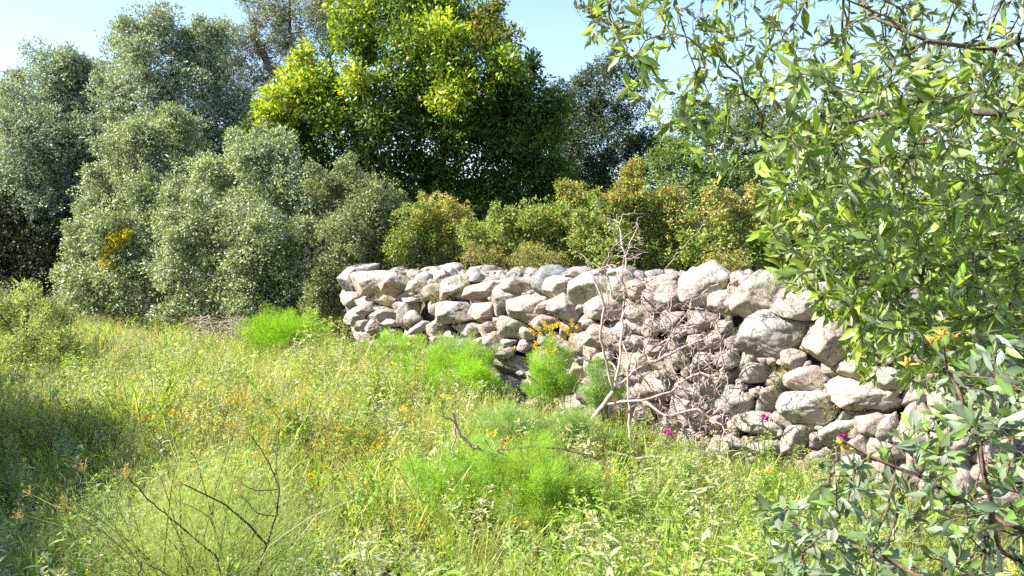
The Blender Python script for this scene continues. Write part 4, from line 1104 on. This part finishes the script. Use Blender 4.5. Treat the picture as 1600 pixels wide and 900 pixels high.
def t_rosette(g):
    m = 9; a = rng.uniform(0, 6.28, m); ax = np.stack([np.cos(a), np.sin(a), rng.uniform(.5, 1.8, m)], 1)
    leaf_full(g, np.zeros((m, 3)) + rng.normal(size=(m, 3)) * .01 + np.array((0, 0, .02)), ax, norm(np.stack([-np.cos(a), -np.sin(a), .8 + 0 * a], 1)), rng.uniform(.14, .26, m), .045, pick(ONE, m), rng.uniform(.1, .5, m))
def t_feather(g):
    for _ in range(5):
        P = stem_line(g, rng.uniform(.2, .4), rng.uniform(.03, .15), .0012, (.8, .9, .6))
        m = 60; t = rng.uniform(.2, 1, m); dd = rdir(m)
        leaf_quads(g, along(P, t) + dd * rng.uniform(0, .04, (m, 1)), norm(dd + np.array((0, 0, .4))), rdir(m), .03, .0022, pick(ONE, m), 0)
def field(n, dmin=2.35, dmax=15.5, pw=1.25, xr=.74):
    """Ground points, denser towards the near edge of the meadow; none inside the wall."""
    u = rng.uniform(size=n); e = 1 - pw + .0
    d = (dmin ** (2 - pw) + u * (dmax ** (2 - pw) - dmin ** (2 - pw))) ** (1 / (2 - pw)) if abs(2 - pw) > 1e-3 else dmin * (dmax / dmin) ** u
    x = rng.uniform(-1, 1, n) * (d * xr + .5)
    p = np.stack([x, d, 0 * x], 1)
    off = (p - WA) @ WN; u_ = (p - WA) @ WU
    ok = (off > .02) | (u_ < -.1) | (u_ > 8.75) | (off < -1.75)
    return p[ok]
def hmul(p):
    off = (p - WA) @ WN; u_ = (p - WA) @ WU
    near_wall = np.where((u_ > -.3) & (off > 0), np.interp(off, [0, .25, .9, 1.8], [.42, .62, .9, 1]), 1)
    right = np.interp(u_, [3.5, 6.5], [1, .72])
    lf = np.interp(p[:, 1], [2, 4, 9, 14], [.92, .95, .78, .8])
    return near_wall * right * lf * 1.27 * (1 + .22 * snoise(p, .9) + .3 * snoise(p, 2.4, 13.)).clip(.4, 1.75)
def stamp_mix(name, tpls, p, s0, s1, cols, wts, label, matr=M_GRASS, tilt=.18, hm=True, tint_patch=None):
    g = Geo(); s = rng.uniform(s0, s1, len(p)) * (hmul(p) if hm else 1)
    c = pick(cols, len(p), wts, .12)
    if tint_patch is not None: c = tint_patch(p, c)
    w_ = rng.integers(0, len(tpls), len(p))
    for k, t_ in enumerate(tpls):
        m = w_ == k
        if m.any(): t_.stamp(g, p[m], s[m], c[m], tilt)
    return tag(g.build(name, matr), label, kind='stuff')
def keep(p, f): return p[rng.uniform(size=len(p)) < f(p)]
def blob(x, y, d, r):
    c = at(x, y, d); return lambda p: np.exp(-(((p[:, 0] - c[0]) / r) ** 2 + ((p[:, 1] - c[1]) / (r * 1.3)) ** 2))
gold = blob(480, 690, 5.2, 1.0); white = blob(430, 620, 6.4, 1.0); green_r = blob(1080, 800, 3.6, .9); fresh = blob(150, 590, 7.5, .9); pale_far = blob(350, 530, 9.8, 2.2)
def mead(p, c):
    k = np.clip(.5 + .5 * snoise(p, 1.1, 2.), 0, 1)[:, None]
    c = c * (.75 + .5 * k); k2 = np.clip(snoise(p, 1.5, 7.) * 1.5 - .2, 0, .85)[:, None]; c = c * (1 - k2) + np.array((.58, .51, .28)) * k2; k3 = np.clip(snoise(p, 1.2, 21.) * 1.4 - .35, 0, .8)[:, None]; c = c * (1 - k3) + np.array((.14, .25, .04)) * k3
    gk = np.clip(gold(p) * .9 + white(p) * .4, 0, .85)[:, None]; c = c * (1 - gk) + np.array((.54, .50, .16)) * gk * rng.uniform(.7, 1.2, (len(p), 1))
    gr = np.clip(green_r(p), 0, .8)[:, None]; c = c * (1 - gr) + np.array((.17, .31, .03)) * gr * rng.uniform(.7, 1.2, (len(p), 1))
    return c
GC = [(.43, .50, .10), (.52, .57, .16), (.26, .37, .06), (.64, .59, .24), (.68, .59, .34)]
T = lambda f, n=3: [Tpl(f) for _ in range(n)]
def t_bigweed(g):
    for _ in range(3):
        P = stem_line(g, rng.uniform(.35, .6), rng.uniform(.05, .2), .0028, (.75, .8, .6), 8)
        m = 13; t = np.linspace(.1, .97, m) + rng.normal(size=m) * .02; a = np.arange(m) * 2.4 + rng.uniform(0, 6); ax = np.stack([np.cos(a), np.sin(a), rng.uniform(.1, .9, m)], 1)
        leaf_full(g, along(P, t), ax, norm(np.stack([-np.cos(a) * .5, -np.sin(a) * .5, 1 + 0 * a], 1)), rng.uniform(.06, .12, m) * (1.2 - t * .6), .022, pick(ONE, m), rng.uniform(.1, .6, m))
        k = 16; dd = norm(rdir(k) + np.array((0, 0, .6))); leaf_quads(g, P[-1] + dd * .012, dd, rdir(k), .022, .009, pick([(1.12, .98, .9)], k))
stamp_mix('tall_weeds', T(t_bigweed, 5), field(1500, 2.4, 12, 1.15), .55, 1.15, [(.24, .36, .06), (.33, .40, .15), (.40, .42, .24), (.20, .31, .05)], None, 'taller leafy weeds standing out of the grass', M_BROAD, .25)
stamp_mix('coarse_grass', T(t_wide, 4), field(1900, 2.4, 8, 1.2), .7, 1.3, [(.30, .42, .06), (.22, .34, .04), (.40, .46, .14)], None, 'broad bladed coarse grass in the near meadow', M_GRASS, .2, tint_patch=lambda p, c: c)
stamp_mix('grass', T(t_grass) + T(t_fine, 2) + T(t_wide, 1), keep(field(13500, pw=1.0), lambda p: np.clip(.62 + .75 * snoise(p, 2.4, 13.), .08, 1)), .55, 1.1, GC, [3, 3, 2, 1.2, .8], 'rough green and straw coloured meadow grass', tint_patch=mead)
stamp_mix('leafy_weeds', T(t_leafy, 4) + T(t_feather, 3), keep(field(9500, pw=1.0), lambda p: np.clip(.6 + .75 * snoise(p, 2.4, 13.), .08, 1)), .6, 1.05, [(.32, .44, .07), (.42, .52, .12), (.46, .54, .24), (.22, .33, .06)], [3, 3, 2, 1.6], 'low leafy and feathery weeds mixed through the meadow', tint_patch=lambda p, c: c * np.clip(.95 + .45 * snoise(p, 1.2, 33.), .5, 1.25)[:, None])
stamp_mix('pale_weeds', T(t_fluffy, 4), keep(field(11000), lambda p: np.clip(.22 + white(p) * .6 + pale_far(p) * .5 + .15 * snoise(p, .8, 5), 0, 1)), .6, 1.05, [(.50, .53, .32), (.58, .58, .42), (.42, .48, .22), (.60, .54, .36)], None, 'pale fluffy weeds gone to seed')
stamp_mix('seeding_grass', T(t_oat, 3), keep(field(6000), lambda p: np.clip(.3 + gold(p) * .5 + pale_far(p) * .3, 0, 1)), .6, .95, [(.50, .42, .20), (.42, .38, .16), (.38, .42, .18)], None, 'drooping seed heads of wild grasses')
stamp_mix('yellow_flowers', T(t_yellow, 4), keep(field(4500), lambda p: np.clip((.04 + gold(p) * .6 + .07 * snoise(p, .7, 8)) * np.interp(p[:, 1], [2.5, 4.5], [.25, 1]), 0, 1)), .55, 1.05, ONE, None, 'small yellow and orange wildflowers in drifts', M_PETAL)
stamp_mix('white_flowers', T(t_white, 3), keep(field(2600), lambda p: np.clip(.12 + white(p) * .5 + .2 * snoise(p, .7, 11), 0, 1)), .6, 1.0, ONE, None, 'tiny white wildflowers', M_PETAL)
rp = keep(field(5000, 2.35, 11), lambda p: np.clip(.16 + .15 * snoise(p, 1.3, 3) + fresh(p) * .9 + green_r(p) * .4, 0, 1))
stamp_mix('broad_leaves', T(t_rosette, 4), rp, .5, 1.25, [(.30, .46, .04), (.20, .33, .04), (.38, .50, .06)], None, 'broad fresh green leaves in the grass', M_BROAD)
# small plants in the cracks and on top of the wall
p = []
for k in range(150):
    x = rng.uniform(545, 1380); y = np.interp(x, TOPX, TOPY) + rng.uniform(4, 220)
    q_ = face(x, y)
    if q_[2] > .1: p.append(q_ + WN * .0)
for (x, y, n) in ((600, 468, 26), (672, 462, 34), (690, 478, 26), (715, 440, 20), (735, 448, 14), (1210, 600, 10), (1300, 650, 8), (640, 452, 10)):
    for k in range(n): p.append(face(x + rng.normal() * 10, y + rng.normal() * 10))
stamp_mix('crack_plants', T(t_leafy, 3) + T(t_fluffy, 1), np.array(p), .22, .45, [(.30, .30, .08), (.36, .31, .12), (.24, .30, .07)], None, 'small dry plants growing from the cracks of the wall', tilt=.5, hm=False)

# two thin wires far behind
for k, (ya, yb, lab) in enumerate(((114, 118, 'upper of two thin wires crossing the sky beyond the trees'), (156, 150, 'lower of two thin wires crossing the sky beyond the trees'))):
    a, b = at(300, ya, 38), at(1750, yb, 34); tt = np.linspace(0, 1, 24)[:, None]
    P = a * (1 - tt) + b * tt - np.array((0, 0, 1.)) * 1.2 * 4 * tt * (1 - tt) * .4
    g = Geo(); tubes(g, P, np.arange(-1, 23), np.full(24, .012), (.05, .05, .05), 5)
    tag(g.build('power_line', M_TWIG, None, a, True), lab, 'wire', 'thin wires beyond the trees')
